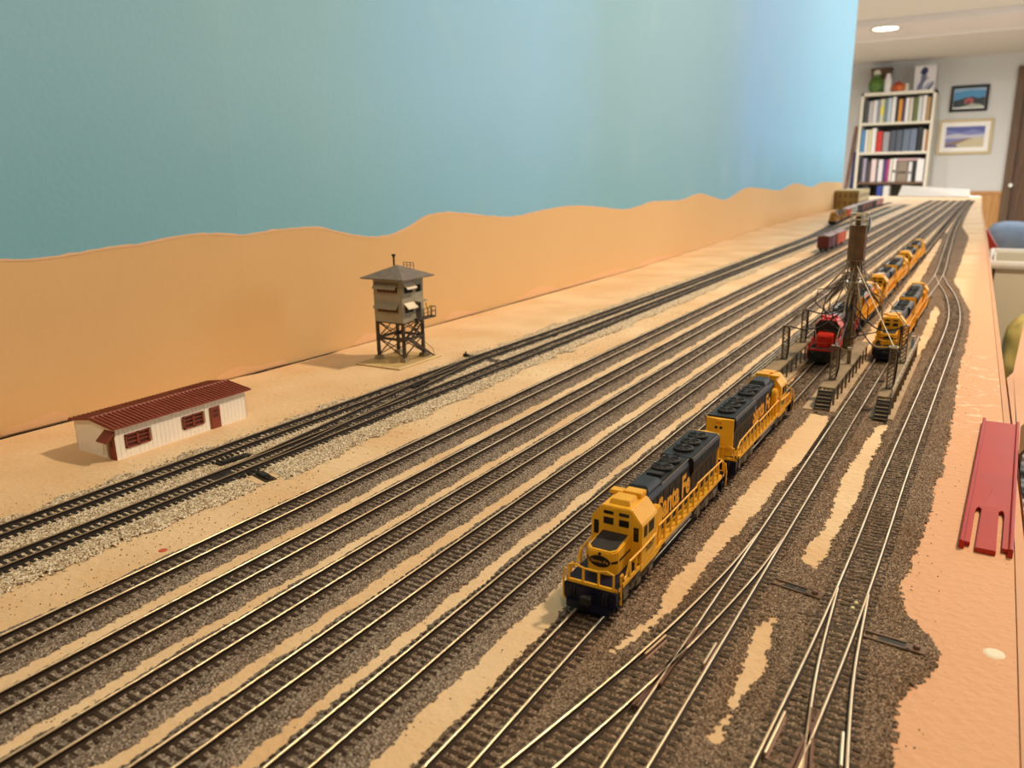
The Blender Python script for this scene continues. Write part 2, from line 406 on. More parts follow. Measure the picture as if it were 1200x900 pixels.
# ------------------------------------------------------------------ noise for the ground meshes
def _hash(ix, iy, seed):
    h = (ix*374761393+iy*668265263+seed*974711) & 0xffffffff
    h = ((h ^ (h >> 13))*1274126177) & 0xffffffff
    return ((h ^ (h >> 16)) & 0xffff)/65535.0
def vnoise(x, y, seed=0):
    ix = np.floor(x).astype(np.int64); iy = np.floor(y).astype(np.int64); fx = x-ix; fy = y-iy
    fx = fx*fx*(3-2*fx); fy = fy*fy*(3-2*fy)
    a, b = _hash(ix, iy, seed), _hash(ix+1, iy, seed); c, d = _hash(ix, iy+1, seed), _hash(ix+1, iy+1, seed)
    return (a*(1-fx)+b*fx)*(1-fy)+(c*(1-fx)+d*fx)*fy
def edge_noise(x, y, seed=0, big=1.2, small=.8):
    return (vnoise(x/14, y/14, seed)-.5)*2*big+(vnoise(x/3.1, y/3.1, seed+1)-.5)*2*small*.6+(vnoise(x/.9, y/.9, seed+2)-.5)*2*small*1.3
def rows(y0, y1, first=.65, growth=.0030):
    ys = [y0]
    while ys[-1] < y1: ys.append(ys[-1]+max(first, growth*math.hypot(ys[-1], 140)*.75))
    return np.array(ys)
def heightfield(name, material, us, ys, centre, field, label, cat, height=1.28, slope=.42, seed=0, grain=.3):
    """keeps the cells where field(x,y) > 0 and lays a grainy bank of stones over them"""
    U, Y = np.meshgrid(us, ys); X = centre(Y)+U
    d = field(X, Y)
    keepv = d > -.35
    keep = keepv[:-1, :-1] & keepv[1:, :-1] & keepv[:-1, 1:] & keepv[1:, 1:]
    rng = np.random.RandomState(seed+3)
    Z = -3.25+np.minimum(height, np.maximum(d, -.3)*slope)+(rng.rand(*X.shape)-.5)*grain*2*np.clip(d, 0, 1)
    X = X+(rng.rand(*X.shape)-.5)*.25; Yj = Y+(rng.rand(*X.shape)-.5)*.25
    idx = -np.ones(X.shape, dtype=np.int64)
    used = np.zeros(X.shape, bool)
    used[:-1, :-1] |= keep; used[1:, :-1] |= keep; used[:-1, 1:] |= keep; used[1:, 1:] |= keep
    idx[used] = np.arange(used.sum())
    ox, oy = float(np.mean(X[used])), float(ys[0])
    co = np.stack([X[used]-ox, Yj[used]-oy, Z[used]], 1)*S
    q = np.stack([idx[:-1, :-1][keep], idx[:-1, 1:][keep], idx[1:, 1:][keep], idx[1:, :-1][keep]], 1)
    me = bpy.data.meshes.new(name)
    me.vertices.add(len(co)); me.vertices.foreach_set('co', co.ravel())
    me.loops.add(q.size); me.loops.foreach_set('vertex_index', q.ravel().astype(np.int32))
    me.polygons.add(len(q)); me.polygons.foreach_set('loop_start', np.arange(0, q.size, 4, dtype=np.int32)); me.polygons.foreach_set('loop_total', np.full(len(q), 4, dtype=np.int32))
    me.update(calc_edges=True); me.validate(); me.materials.append(material)
    o = bpy.data.objects.new(name, me); C.objects.link(o); o.location = (ox*S, oy*S, TZ*S)
    return tag(o, label, cat, kind='stuff')
def poly_sd(X, Y, poly):
    """signed distance to a polygon, positive inside"""
    P = np.array(poly); best = np.full(X.shape, 1e9); inside = np.zeros(X.shape, bool)
    for i in range(len(P)):
        x0, y0 = P[i]; x1, y1 = P[(i+1) % len(P)]
        dx, dy = x1-x0, y1-y0; L2 = dx*dx+dy*dy+1e-9
        t = np.clip(((X-x0)*dx+(Y-y0)*dy)/L2, 0, 1)
        best = np.minimum(best, np.hypot(X-x0-t*dx, Y-y0-t*dy))
        c = ((y0 > Y) != (y1 > Y)) & (X < (x1-x0)*(Y-y0)/((y1-y0) if abs(y1-y0) > 1e-9 else 1e-9)+x0)
        inside ^= c
    return np.where(inside, best, -best)

# ================================================================== ROOM
def struct(mb, name, m, loc=(0, 0, 0), **k): return tag(mb.build(name, m, None, loc, **k), kind='structure')
FZ, CZ = -TZ, 1180.0
RX0, RX1, RY0, RY1 = -3600.0, 2400.0, -2600.0, 9500.0
struct(MB().box(RX0-100, RX1+100, RY0-100, RY1+100, FZ-60, FZ), 'floor', M['floor'])
struct(MB().box(RX0-100, RX1+100, RY0-100, RY1+100, CZ, CZ+60), 'ceiling', M['ceiling'])
struct(MB().box(RX0-100, RX0, RY0, RY1, FZ, CZ), 'wall_outer', M['wall'])
struct(MB().box(RX0, RX1, RY0-100, RY0, FZ, CZ), 'wall_front', M['wall'])
# far wall: plain plaster to the left, a doorway at the right
DX0, DX1, DZ1 = 88.0, 920.0, 990.0
w = MB().box(RX0, DX0, RY1, RY1+100, FZ, CZ).box(DX1, RX1, RY1, RY1+100, FZ, CZ).box(DX0, DX1, RY1, RY1+100, DZ1, CZ)
struct(w, 'wall_back', M['wall'])
# right wall with a daylight window
WY0, WY1, WZ0, WZ1 = 3200.0, 5000.0, 0.0, 950.0
w = MB().box(RX1, RX1+100, RY0, WY0, FZ, CZ).box(RX1, RX1+100, WY1, RY1, FZ, CZ).box(RX1, RX1+100, WY0, WY1, FZ, WZ0).box(RX1, RX1+100, WY0, WY1, WZ1, CZ)
struct(w, 'wall_right', M['wall'])
fr = MB()
for a, b in ((WY0, WY0+50), (WY1-50, WY1), ((WY0+WY1)/2-25, (WY0+WY1)/2+25)): fr.box(RX1+20, RX1+70, a, b, WZ0, WZ1)
fr.box(RX1+20, RX1+70, WY0, WY1, WZ0, WZ0+50).box(RX1+20, RX1+70, WY0, WY1, WZ1-50, WZ1)
win = struct(fr, 'window_1', M['trimwhite'])
gm, gnt, gb = _nt('window_glass'); gb.inputs['Transmission Weight'].default_value = 1; gb.inputs['Roughness'].default_value = 0; gb.inputs['IOR'].default_value = 1.02
MB().box(RX1+42, RX1+46, WY0+50, WY1-50, WZ0+50, WZ1-50).build('window_pane', gm, win)
# dropped soffit across the far room, with a bright moulding along its far lower edge
struct(MB().box(RX0, RX1, 6750, 7420, CZ-45, CZ-1), 'trim_1', M['soffit'])
struct(MB().prism([(7420, CZ-1), (7420, CZ-52), (7445, CZ-60), (7475, CZ-52), (7475, CZ-1)], 'x', RX0, RX1), 'trim_2', M['trimwhite'])
# oak wainscot and chair rail on the far wall
wz = PY(1150, 225, RY1)[1]
wx = MB()
x = -1400.0
while x < DX0-75:
    wx.box(x, min(x+118, DX0-70), RY1-12, RY1, FZ, wz-20); x += 122
struct(wx, 'trim_3', M['oak'])
struct(MB().box(-1400, DX0-70, RY1-26, RY1, wz-20, wz+8), 'trim_4', M['oak'])
# doorway: casing and a brown panelled door
struct(MB().box(DX0-70, DX0, RY1-30, RY1+20, FZ, DZ1+70).box(DX1, DX1+70, RY1-30, RY1+20, FZ, DZ1+70).box(DX0, DX1, RY1-30, RY1+20, DZ1, DZ1+70), 'trim_5', M['casing'])
dm = MB().box(DX0, DX1, RY1+10, RY1+40, FZ, DZ1)
for z0, z1 in ((FZ+120, -560), (-480, -130), (-60, 330), (400, 820)):
    for x0, x1 in ((DX0+90, 430), (530, DX1-90)):
        dm.box(x0, x1, RY1+2, RY1+12, z0, z1)
dr = struct(dm, 'door_1', M['browndoor'], bevel=3)
hx, hz = PY(1184, 217, RY1)
MB().cyl((hx, RY1+10, hz), (hx, RY1-50, hz), 10, 10).cyl((hx, RY1-50, hz), (hx, RY1-75, hz), 20, 18, 16).build('door_handle', M['whiteboard'], dr)

# mural wall (painted sky above painted dunes), from behind the camera to its free end
MY0, MY1 = -1500.0, 3200.0
ys = sorted(set(list(np.arange(MY0, 0, 60))+list(np.arange(0, 1200, 6))+list(np.arange(1200, MY1-3, 12))+[MY1]))
wm = MB()
for y0, y1 in zip(ys[:-1], ys[1:]):
    a, b = wall_x(y0), wall_x(y1)
    wm.hexa([(a-120, y0, FZ), (a, y0, FZ), (b, y1, FZ), (b-120, y1, FZ), (a-120, y0, CZ), (a, y0, CZ), (b, y1, CZ), (b-120, y1, CZ)])
me_wall = struct(wm, 'wall_left', sky_paint())
HILL = [(0, 305.5), (45, 304), (95, 297), (125, 291.5), (170, 286), (210, 277.5), (245, 274.5), (285, 276), (325, 270), (370, 267.5), (400, 273.5), (425, 278), (450, 277.5), (475, 269), (500, 254), (525, 249.5), (560, 252.5), (598, 255), (627.5, 249), (661.5, 242.5), (687, 242), (729.5, 246), (746.5, 243), (763.5, 237), (797.5, 235), (819, 227.6), (836, 232), (850.6, 234.4), (874, 221), (895, 221.6), (914, 223.3), (931, 215.3), (950.5, 219.5), (963, 214), (984.5, 214)]
hp = sorted(on_wall(*q) for q in HILL)
hy = np.array([q[0] for q in hp]); hz_ = np.array([q[1] for q in hp])
def hill_z(Y):
    if Y < hy[0]: return hz_[0]-8+8*math.cos((hy[0]-Y)/90)
    # smooth through the read points
    i = min(max(int(np.searchsorted(hy, Y))-1, 0), len(hy)-2)
    t = (Y-hy[i])/(hy[i+1]-hy[i]); p = [hz_[max(i-1, 0)], hz_[i], hz_[i+1], hz_[min(i+2, len(hz_)-1)]]
    pt = [hy[max(i-1, 0)], hy[i], hy[i+1], hy[min(i+2, len(hy)-1)]]
    m1 = (p[2]-p[0])/max(pt[2]-pt[0], 1)*(hy[i+1]-hy[i]); m2 = (p[3]-p[1])/max(pt[3]-pt[1], 1)*(hy[i+1]-hy[i])
    return (2*t**3-3*t**2+1)*p[1]+(t**3-2*t**2+t)*m1+(-2*t**3+3*t**2)*p[2]+(t**3-t**2)*m2
dy = list(np.arange(MY0, 0, 60))+list(np.arange(0, 1200, 6))+list(np.arange(1200, MY1-3, 12))+[MY1]
dm = MB(); de = MB()
for y0, y1 in zip(dy[:-1], dy[1:]):
    a, b = wall_x(y0), wall_x(y1); z0, z1 = hill_z(y0), hill_z(y1)
    n0 = 1.1*vnoise(np.array([y0/5.]), np.array([0.]), 3)[0]; n1 = 1.1*vnoise(np.array([y1/5.]), np.array([0.]), 3)[0]
    dm.hexa([(a-1, y0, -3.3), (a+.5, y0, -3.3), (b+.5, y1, -3.3), (b-1, y1, -3.3), (a-1, y0, z0), (a+.5, y0, z0), (b+.5, y1, z1), (b-1, y1, z1)])
    de.hexa([(a-1, y0, z0-.4), (a+.7, y0, z0-.4), (b+.7, y1, z1-.4), (b-1, y1, z1-.4), (a-1, y0, z0+.5+n0), (a+.7, y0, z0+.5+n0), (b+.7, y1, z1+.5+n1), (b-1, y1, z1+.5+n1)])
tag(dm.build('painted_dunes', M['dune'], me_wall), 'flat tan painted dunes along the foot of the sky')
tag(de.build('dune_outline', M['dune_edge'], me_wall), 'pale wavy outline of the painted dunes')
db = MB()  # black strip on the wall foot paints in the shade of the gap
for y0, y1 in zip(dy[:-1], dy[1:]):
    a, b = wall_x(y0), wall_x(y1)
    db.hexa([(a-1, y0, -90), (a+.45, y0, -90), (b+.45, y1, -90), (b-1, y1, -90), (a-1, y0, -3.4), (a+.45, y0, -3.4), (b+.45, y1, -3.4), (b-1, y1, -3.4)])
tag(db.build('gap_shade', M['black'], me_wall), 'black strip painted in as shade in the gap under the painted dunes')
# smears of tan plaster that run up the foot of the wall
for px0, px1, hgt in ((0, 80, 9), (250, 335, 8), (412, 452, 7), (520, 560, 8), (600, 655, 9), (655, 735, 10), (745, 800, 8)):
    Y0 = on_wall(px0, 505-px0*.27)[0]; Y1 = on_wall(px1, 505-px1*.27)[0]
    pm = MB(); yy = np.linspace(Y0, Y1, 24); ph = random.random()*9
    for i in range(23):
        def hh(k):
            t = k/23.; return -1.5+hgt*(math.sin(math.pi*t)**.6)*(.65+.35*math.sin(ph+5*t))
        a, b = wall_x(yy[i]), wall_x(yy[i+1])
        pm.hexa([(a-.5, yy[i], -2.6), (a+.9, yy[i], -2.6), (b+.9, yy[i+1], -2.6), (b-.5, yy[i+1], -2.6), (a-.5, yy[i], hh(i)), (a+.8, yy[i], hh(i)), (b+.8, yy[i+1], hh(i+1)), (b-.5, yy[i+1], hh(i+1))])
    tag(pm.build('plaster_smear', M['plaster'], me_wall), 'pinkish plaster smear at the wall foot')

# ------------------------------------------------------------------ ceiling lights
LW, LN = (1.0, .80, .56), (1.0, .96, .92)
def downlight(x, y, z, label, energy, colour, rad=55, ring=True):
    t = thing('ceiling_light', label, 'ceiling light', (x, y, z), group='recessed ceiling lights')
    MB().lathe([(rad*1.35, -1), (rad*1.35, -5), (rad*1.05, -7), (rad, -2), (rad*1.0, -1), (rad*1.35, -1)], n=28).build('trim_ring', M['trimwhite'], t, smooth=True)
    MB().lathe([(0.01, -1.2), (rad, -1.2), (rad, -2.2), (0.01, -2.2)], n=28).build('diffuser', M['lamp'], t)
    ld = bpy.data.lights.new('downlight', 'AREA'); ld.shape = 'DISK'; ld.size = rad*2*S; ld.energy = energy; ld.color = colour
    lo = bpy.data.objects.new('downlight', ld); C.objects.link(lo); lo.location = (x*S, y*S, (z-8+TZ)*S)
M['lamp'] = emit('lamp_glow', (255, 236, 200), 14)
SOF = CZ-45
downlight(300, 1000, CZ, 'recessed light in the ceiling above the near end of the yard', 18.8, LW)
downlight(330, -500, CZ, 'recessed light in the ceiling behind the viewer', 6, LW)
downlight(330, 2700, CZ, 'recessed light in the ceiling above the far half of the yard', 4.5, LN)
downlight(330, 4600, CZ, 'recessed light in the ceiling past the far end of the table', 13, LN)
lx, ly = G(1038, 33, SOF)
downlight(lx, ly, SOF, 'glowing recessed light in the soffit above the bookcase', 48, LN, rad=85)
downlight(1500, 6200, CZ, 'recessed light in the ceiling near the brown door', 70, LN)
downlight(-2200, 6200, CZ, 'unseen recessed light added behind the painted wall to brighten the bookcase', 60, LN)  # unseen lamp, added to light the bookcase
# daylight through the window in the right wall
ld = bpy.data.lights.new('daylight', 'AREA'); ld.shape = 'RECTANGLE'; ld.size = 1.7; ld.size_y = .9; ld.energy = 62; ld.color = (.72, .86, 1.0)
lo = bpy.data.objects.new('daylight', ld); C.objects.link(lo); lo.location = ((RX1+10)*S, (WY0+WY1)/2*S, ((WZ0+WZ1)/2+TZ)*S); lo.rotation_euler = (0, math.radians(90), 0)

# ================================================================== TABLE
EDGE = [(24, -600), (24, 334), (23, 390), (18, 627), (7, 1105), (-8, 1783), (-40, 3000), (-70, 4480)]
def edge_x(Y): return float(np.interp(Y, [e[1] for e in EDGE], [e[0] for e in EDGE]))
ly_ = list(np.arange(-600, 1300, 15))+list(np.arange(1300, 3300, 60))
leftp = []
for y in ly_:
    g_ = .5+1.6*(vnoise(np.array([y/70.]), np.array([.5]), 11)[0])+(3.0 if (y < 262 or 375 < y < 475) else (1.4 if 560 < y < 1000 else 0))
    if y > 3190: continue
    leftp.append((wall_x(y)+g_, y))
leftp += [(-498, 3204), (-640, 3206), (-900, 3300), (-900, 4520)]
rightp = [(x-3.5, y) for x, y in EDGE]+[(-88, 4512)]
tb = thing('layout_table', 'long sand-coloured table top of the model railway along the painted wall', 'table', (-220, 0, -3.2))
def loc_(p): return [(x+220, y) for x, y in p]
outline = loc_(rightp)+loc_(leftp[::-1])
MB().prism(outline, 'z', 0, -22).build('table_top', M['sand'], tb, loc=(0, 0, 0))
fa = MB()
for (x0, y0), (x1, y1) in zip(EDGE[:-1], EDGE[1:]):
    fa.hexa([(x0-3.2+220, y0, -95), (x0+220, y0, -95), (x1+220, y1, -95), (x1-3.2+220, y1, -95), (x0-3.2+220, y0, .2), (x0+220, y0, .2), (x1+220, y1, .2), (x1-3.2+220, y1, .2)])
MB_f = fa.build('fascia_board', M['fascia'], tb)
for lx_, ly2 in ((-10, -500), (-10, 1400), (-30, 2900), (-90, 4300), (-340, -500), (-340, 1400), (-340, 2900), (-780, 4300)):
    MB().box(-35, 35, -35, 35, FZ+3.2, -22).build('leg', M['oak'], tb, loc=(lx_+220-60, ly2, 0))

# second board across the narrow aisle
sb = thing('side_board', 'narrow tan board edge on the right, across the gap beside the table', 'table', (45, 640, -3.2))
p0, p1 = G(1181, 441), G(1200, 375)
sbp = [(edge_x(y)+1.0, y) for y in (300, 334, 390, 500, 620)]+[(23, 640), (34, 872), (40, 1000), (330, 1000), (330, 560), G(1240, 462), G(1196, 500), G(1193, 548), G(1199, 592), G(1212, 640)]
sq = [(x-45, y-640) for x, y in sbp]
MB().prism(sq, 'z', 0, -18).build('board_top', M['fascia'], sb)
MB().prism([(-21, 0), (-11, 232), (-5, 360), (7, 360), (1, 232), (-9, 0)], 'z', -18.1, -90).build('board_fascia', M['fascia'], sb)
for kx, ky in ((150, 40), (150, 320)): MB().box(-25, 25, -25, 25, FZ+3.2, -18).build('leg', M['oak'], sb, loc=(kx, ky, 0))

# ================================================================== TRACKS
RAIL = [(-.38, -.35), (-.34, -.12), (-.2, -.02), (0, .02), (.2, -.02), (.34, -.12), (.38, -.35), (.16, -.65), (.16, -1.5), (.7, -1.7), (.7, -1.95), (-.7, -1.95), (-.7, -1.7), (-.16, -1.5), (-.16, -.65)]
RM = [0]*6+[1]*9
GA = 4.75
def smooth_path(ctrl, step=12.0):
    P = [Vector((x, y)) for x, y in ctrl]; out = []
    for i in range(len(P)-1):
        p0_, p1_, p2_, p3_ = P[max(i-1, 0)], P[i], P[i+1], P[min(i+2, len(P)-1)]
        L_ = (p2_-p1_).length; n = max(1, int(L_/step))
        m1 = (p2_-p0_)*(L_/max((p2_-p0_).length, 1e-6)); m2 = (p3_-p1_)*(L_/max((p3_-p1_).length, 1e-6))
        for k in range(n):
            t = k/n
            out.append((2*t**3-3*t**2+1)*p1_+(t**3-2*t**2+t)*m1+(-2*t**3+3*t**2)*p2_+(t**3-t**2)*m2)
    out.append(P[-1]); return out
def offset(path, u):
    N = len(path); r = []
    for i, p in enumerate(path):
        d = (path[min(i+1, N-1)]-path[max(i-1, 0)]).normalized(); r.append(Vector((p.x+d.y*u, p.y-d.x*u)))
    return r
def along(path, pitch, start=0.0):
    acc = -start; out = []; nxt = 0.0
    s = 0.0; nxt = start
    for a, b in zip(path[:-1], path[1:]):
        L_ = (b-a).length
        while nxt <= s+L_:
            t = (nxt-s)/L_; out.append((a+(b-a)*t, (b-a).normalized())); nxt += pitch
        s += L_
    return out
def visible(x, y, mrg=25):
    v = RB @ np.array([x, y, -2-CAMH])
    if v[2] <= 20: return False
    px, py = 600+F*v[0]/v[2], 450-F*v[1]/v[2]
    return -mrg < px < 1200+mrg and py < 900+mrg
TIE_ME = {}
def tie_mesh(mname, length):
    k = (mname, length)
    if k not in TIE_ME:
        o = MB().prism([(-.8, -3.2), (.8, -3.2), (.68, -1.8), (-.68, -1.8)], 'x', -length/2, length/2).build('tie', M[mname])
        TIE_ME[k] = o.data; bpy.data.objects.remove(o)
    return TIE_ME[k]
def add_ties(root, origin, spots, mname):
    """spots: (pos, dir, length); the 100 nearest in view are parts of their own, the rest one strip"""
    vis = sorted([s_ for s_ in spots if visible(s_[0].x, s_[0].y)], key=lambda s_: s_[0].x**2+s_[0].y**2)
    near = vis[:100]; nid = set(id(s_) for s_ in near)
    for p, d, L_ in near:
        o = bpy.data.objects.new('tie', tie_mesh(mname, L_)); C.objects.link(o); o.parent = root
        o.location = ((p.x-origin[0])*S, (p.y-origin[1])*S, random.uniform(-.08, .04)*S)
        o.rotation_euler = (0, 0, math.atan2(d.y, d.x)-math.pi/2+random.uniform(-.03, .03))
    rest = [s_ for s_ in spots if id(s_) not in nid and (s_[0].y > 0)]
    if rest:
        mb = MB()
        for p, d, L_ in rest:
            n = Vector((d.y, -d.x)); a = p-n*L_/2; b = p+n*L_/2; e = d*.66
            mb.hexa([(a.x-e.x-origin[0], a.y-e.y-origin[1], -3.2), (b.x-e.x-origin[0], b.y-e.y-origin[1], -3.2), (b.x+e.x-origin[0], b.y+e.y-origin[1], -3.2), (a.x+e.x-origin[0], a.y+e.y-origin[1], -3.2),
                     (a.x-e.x-origin[0], a.y-e.y-origin[1], -1.87), (b.x-e.x-origin[0], b.y-e.y-origin[1], -1.87), (b.x+e.x-origin[0], b.y+e.y-origin[1], -1.87), (a.x+e.x-origin[0], a.y+e.y-origin[1], -1.87)])
        o = mb.build('tie_strip', M[mname], root); o['kind'] = 'stuff'
def rails(root, origin, path, side, name='rail', u=GA, prof=RAIL, mats=None):
    for sgn in (-1, 1):
        pp = [(p.x-origin[0], p.y-origin[1]) for p in offset(path, sgn*u)]
        MB().sweep(pp, prof, RM).build(name, mats or [M['rail_top_dark' if side == 'rail_black' else 'rail_top'], M[side]], root, smooth=55)
def track(name, label, ctrl, tie='tie', side='rail_side', group=None, cat='railway track', skip=None, tlen=16.0, pitch=3.1, step=12.0):
    path = smooth_path(ctrl, step); o = (path[0].x, path[0].y)
    r = thing(name, label, cat, (o[0], o[1], 0), group=group)
    rails(r, o, path, side)
    sp = [(p, d, tlen) for p, d in along(path, pitch) if not (skip and skip(p.x, p.y))]
    add_ties(r, o, sp, tie)
    return path
YX = [-246, -216.5, -188, -158.7, -130.2]
S1 = [(-332.5, -40), (-332, 300), (-331, 480), (-327, 620), (-324, 1000), (-328, 1500), (-332, 2400), (-340, 3250)]
S2 = [(-303, -40), (-303, 400), (-304, 1000), (-302, 1600), (-299, 2400), (-300, 3400)]
XO = [(-303, 225), (-303.6, 245), (-309, 300), (-316.5, 370), (-324, 430), (-329.5, 475), (-331, 500)]
def in_xo(x, y): return 232 < y < 500
track('siding_track', 'black-tied siding track nearest the painted wall', S1, 'tie_black', 'rail_black', 'siding tracks in pale gravel', skip=lambda x, y: 395 < y < 500)
track('siding_track', 'black-tied siding track on the yard side of the pale gravel', S2, 'tie_black', 'rail_black', 'siding tracks in pale gravel', skip=lambda x, y: 240 < y < 335)
track('siding_track', 'far siding track that curves off towards the tan warehouse', [(-326, 1560), (-333, 1800), (-352, 2150), (-378, 2650), (-384, 3100), (-378, 3650)], 'tie_black', 'rail_black')
# crossover between the two sidings
xp = smooth_path(XO, 6)
t = thing('crossover_track', 'black crossover track slanting between the two sidings', 'railway track', (-303, 225, 0))
rails(t, (-303, 225), xp, 'rail_black')
sp = []
for p, d in along(xp, 3.1, 6):
    u2 = -303-p.x; u1 = p.x+331.5
    if p.y < 335: sp.append((Vector(((p.x-303)/2, p.y)), Vector((0, 1)), round((16+u2)/2)*2))
    elif p.y > 395: sp.append((Vector(((p.x-331.5)/2, p.y)), Vector((0, 1)), round((16+u1)/2)*2))
    else: sp.append((p, d, 16))
add_ties(t, (-303, 225), sp, 'tie_black')
for fx, fy, an in ((-308.2, 318, -.11), (-322.3, 414, -.11)):
    MB().bar((fx+303-.9, fy-225-9, -.7), (fx+303+.6, fy-225+9, -.7), .9, 1.2).bar((fx+303+.9, fy-225-9, -.7), (fx+303-.4, fy-225+9, -.7), .9, 1.2).build('frog', M['rail_black'], t)
# yard tracks
NM = ['first', 'second', 'third', 'fourth', 'fifth']
for i, x in enumerate(YX):
    track('yard_track', ['empty brown-tied yard track next to the bare sand beside the pale gravel', 'empty yard track, second out from the pale gravel sidings', 'middle one of the five empty yard tracks', 'empty yard track, second before the track with the blue and yellow diesels', 'empty yard track right beside the track with the blue and yellow diesels'][i],
          [(x, 40), (x, 700), (x, 1500), (x, 2300), (x, 3100), (x, 3900)], group='parallel yard tracks')
track('yard_track', 'yard track that carries the pair of blue and yellow diesels', [(-97, 60), (-97, 900), (-98, 1500), (-104, 2300), (-109, 3200), (-110, 4000)], group='parallel yard tracks')
T7 = [(-60.5, 60), (-60, 300), (-59.5, 600), (-57.5, 950), (-55.5, 1180), (-64, 1500), (-80, 2100), (-89, 2800), (-91, 3900)]
T8 = [(-34, 60), (-31.5, 120), (-29.3, 170), (-27.2, 230), (-26.2, 300), (-26, 375), (-23.6, 570), (-21.6, 790), (-24.5, 885), (-33, 990), (-47, 1100), (-56.5, 1190)]
track('service_track', 'service track between the concrete platforms with a turnout at its near end', T7, 'tie_olive', cat='railway track', skip=lambda x, y: y < 268 or 985 < y < 1190)
track('service_track', 'curving outer track along the bare sand edge of the table', T8, 'tie_olive', cat='railway track', skip=lambda x, y: y < 242 or y > 985)
def turnout(label, main, div, y0, y1, org, frog, mname='tie_olive', flip=1):
    t = thing('turnout', label, 'railway turnout', (org[0], org[1], 0), group='near turnouts')
    dp = smooth_path(div, 6); mp_ = smooth_path(main, 6)
    rails(t, org, dp, 'rail_side')
    mx_ = lambda y: float(np.interp(y, [p.y for p in mp_], [p.x for p in mp_])); dx_ = lambda y: float(np.interp(y, sorted(p.y for p in dp), [p.x for p in sorted(dp, key=lambda p: p.y)]))
    sp = []; y = y0
    while y < y1:
        a, b = mx_(y), dx_(y); sp.append((Vector(((a+b)/2, y)), Vector((0, 1)), round((16+abs(a-b))/2)*2)); y += 3.1
    add_ties(t, org, sp, mname)
    fx, fy, v1, v2 = frog
    fm = MB()
    for s_ in (v1, v2):
        fm.bar((fx-s_*18-org[0], fy-18-org[1], -.55), (fx+s_*14-org[0], fy+14-org[1], -.55), .9, 1.1)
    fm.bar((fx-v1*30-1.8-org[0], fy-30-org[1], -.6), (fx-.9-org[0], fy+2-org[1], -.6), .8, 1.2).bar((fx-v2*30+1.8-org[0], fy-30-org[1], -.6), (fx+.9-org[0], fy+2-org[1], -.6), .8, 1.2)
    tag(fm.build('frog', M['copper'], t), 'copper-brown frog where the rails cross')
    for gx, path in ((1, mp_ if flip > 0 else dp), (-1, dp if flip > 0 else mp_)):
        pth = [p for p in offset(path, gx*(GA-1.35)) if fy-9 < p.y < fy+11]
        if len(pth) > 2: MB().sweep([(p.x-org[0], p.y-org[1]) for p in pth], RAIL, RM).build('guard_rail', [M['rail_top'], M['copper']], t)
    return t
turnout('turnout ahead of the service platforms, one leg swinging towards the nearest diesel', T7[:3], [(-93, 72), (-80, 138), (-68.8, 200), (-62.3, 255), (-60.2, 292)], 74, 268, (-60, 74), (-64.3, 201, 0.0, .16), flip=1)
turnout('turnout at the table edge whose two legs spread to the bottom of the photo', T8[:6], [(-11, 110), (-18.8, 168), (-23.6, 212), (-26.3, 262)], 70, 242, (-27, 70), (-24.6, 179, .035, -.13), flip=-1)

# switch machines
def switch_machine(label, x, y, ang, side=1):
    t = thing('switch_machine', label, 'switch machine', (x, y, -2.3), ang, group='turnout switch machines')
    MB().box(0, 17, -2.6, 2.6, -.6, 0).build('base_plate', M['tie'], t)
    for v in (-1.9, 1.9): MB().box(0, 13, v-.45, v+.45, 0, .9).build('side_rib', M['brownmetal'], t, bevel=.1)
    MB().box(4, 12.5, -1.2, 1.2, 0, .6).build('slide_bar', M['black'], t)
    MB().lathe([(0.01, 1.9), (.8, 1.8), (1.1, 1.2), (.8, .2), (1.3, 0)], n=12).build('throw_knob', M['copper'], t, loc=(14.5, 0, 0), smooth=True)
    MB().box(11.5, 17, -2.3, 2.3, 0, .9).build('end_block', M['brownmetal'], t, bevel=.15)
switch_machine('brown slide switch machine between the two service tracks', -51.5, 259, -.17)
switch_machine('brown slide switch machine on the outer track beside the bare sand edge', -19.5, 239.5, -.09)
# headblock ties that carry the throw bars, one for each turnout
for lab, x0, x1, y in (('pair of long ties reaching out of the service turnout towards the nearest diesel', -73, -51, 261.5), ('pair of long ties reaching out of the outer turnout', -40, -19, 241)):
    t = thing('headblock', lab, 'track ties', ((x0+x1)/2, y, 0), group='headblock ties')
    for k in (-2, 2):
        MB().box(x0-(x0+x1)/2, x1-(x0+x1)/2, k-.8, k+.8, -3.2, -1.95).build('tie', M['tie_olive'], t)
# switch pit on the siding
t = thing('switch_machine', 'black switch machine in a hole in the pale gravel by the siding', 'switch machine', (-291.5, 246, -3.2), -.25, group='turnout switch machines')
MB().box(-3, 11, -3, 3, 0, .4).build('base_plate', M['tie_olive'], t)
MB().box(-1, 7, -1.9, 1.9, .4, 1.9).build('motor_box', M['black'], t, bevel=.4)
MB().box(6.5, 10.5, -1.2, 1.2, .4, 1.4).cyl((9, 0, 1.4), (9, 0, 2.4), .7).build('lever', M['tie_black'], t)
t = thing('switch_machine', 'flat black switch machine between the two sidings', 'switch machine', (-320, 254, -3.2), -.12, group='turnout switch machines')
MB().box(-2.6, 2.6, -9, 9, 0, 1.0).build('base_plate', M['black'], t, bevel=.2)
MB().box(-1.5, 1.5, -7, 5, 1.0, 1.6).build('slide_bar', M['tie_black'], t, bevel=.2)
t = thing('switch_machine', 'black switch stand ties sticking out below the tower siding', 'switch machine', (-331, 503, -3.2), 0, group='turnout switch machines')
MB().box(-16, 18, -1.8, 1.2, 0, 1.4).build('long_tie', M['tie_black'], t)
MB().box(-17, -9, 3, 6, 0, 1.4).box(9, 22, -6.5, -3.5, 0, 1.4).build('stand_tie', M['tie_black'], t)
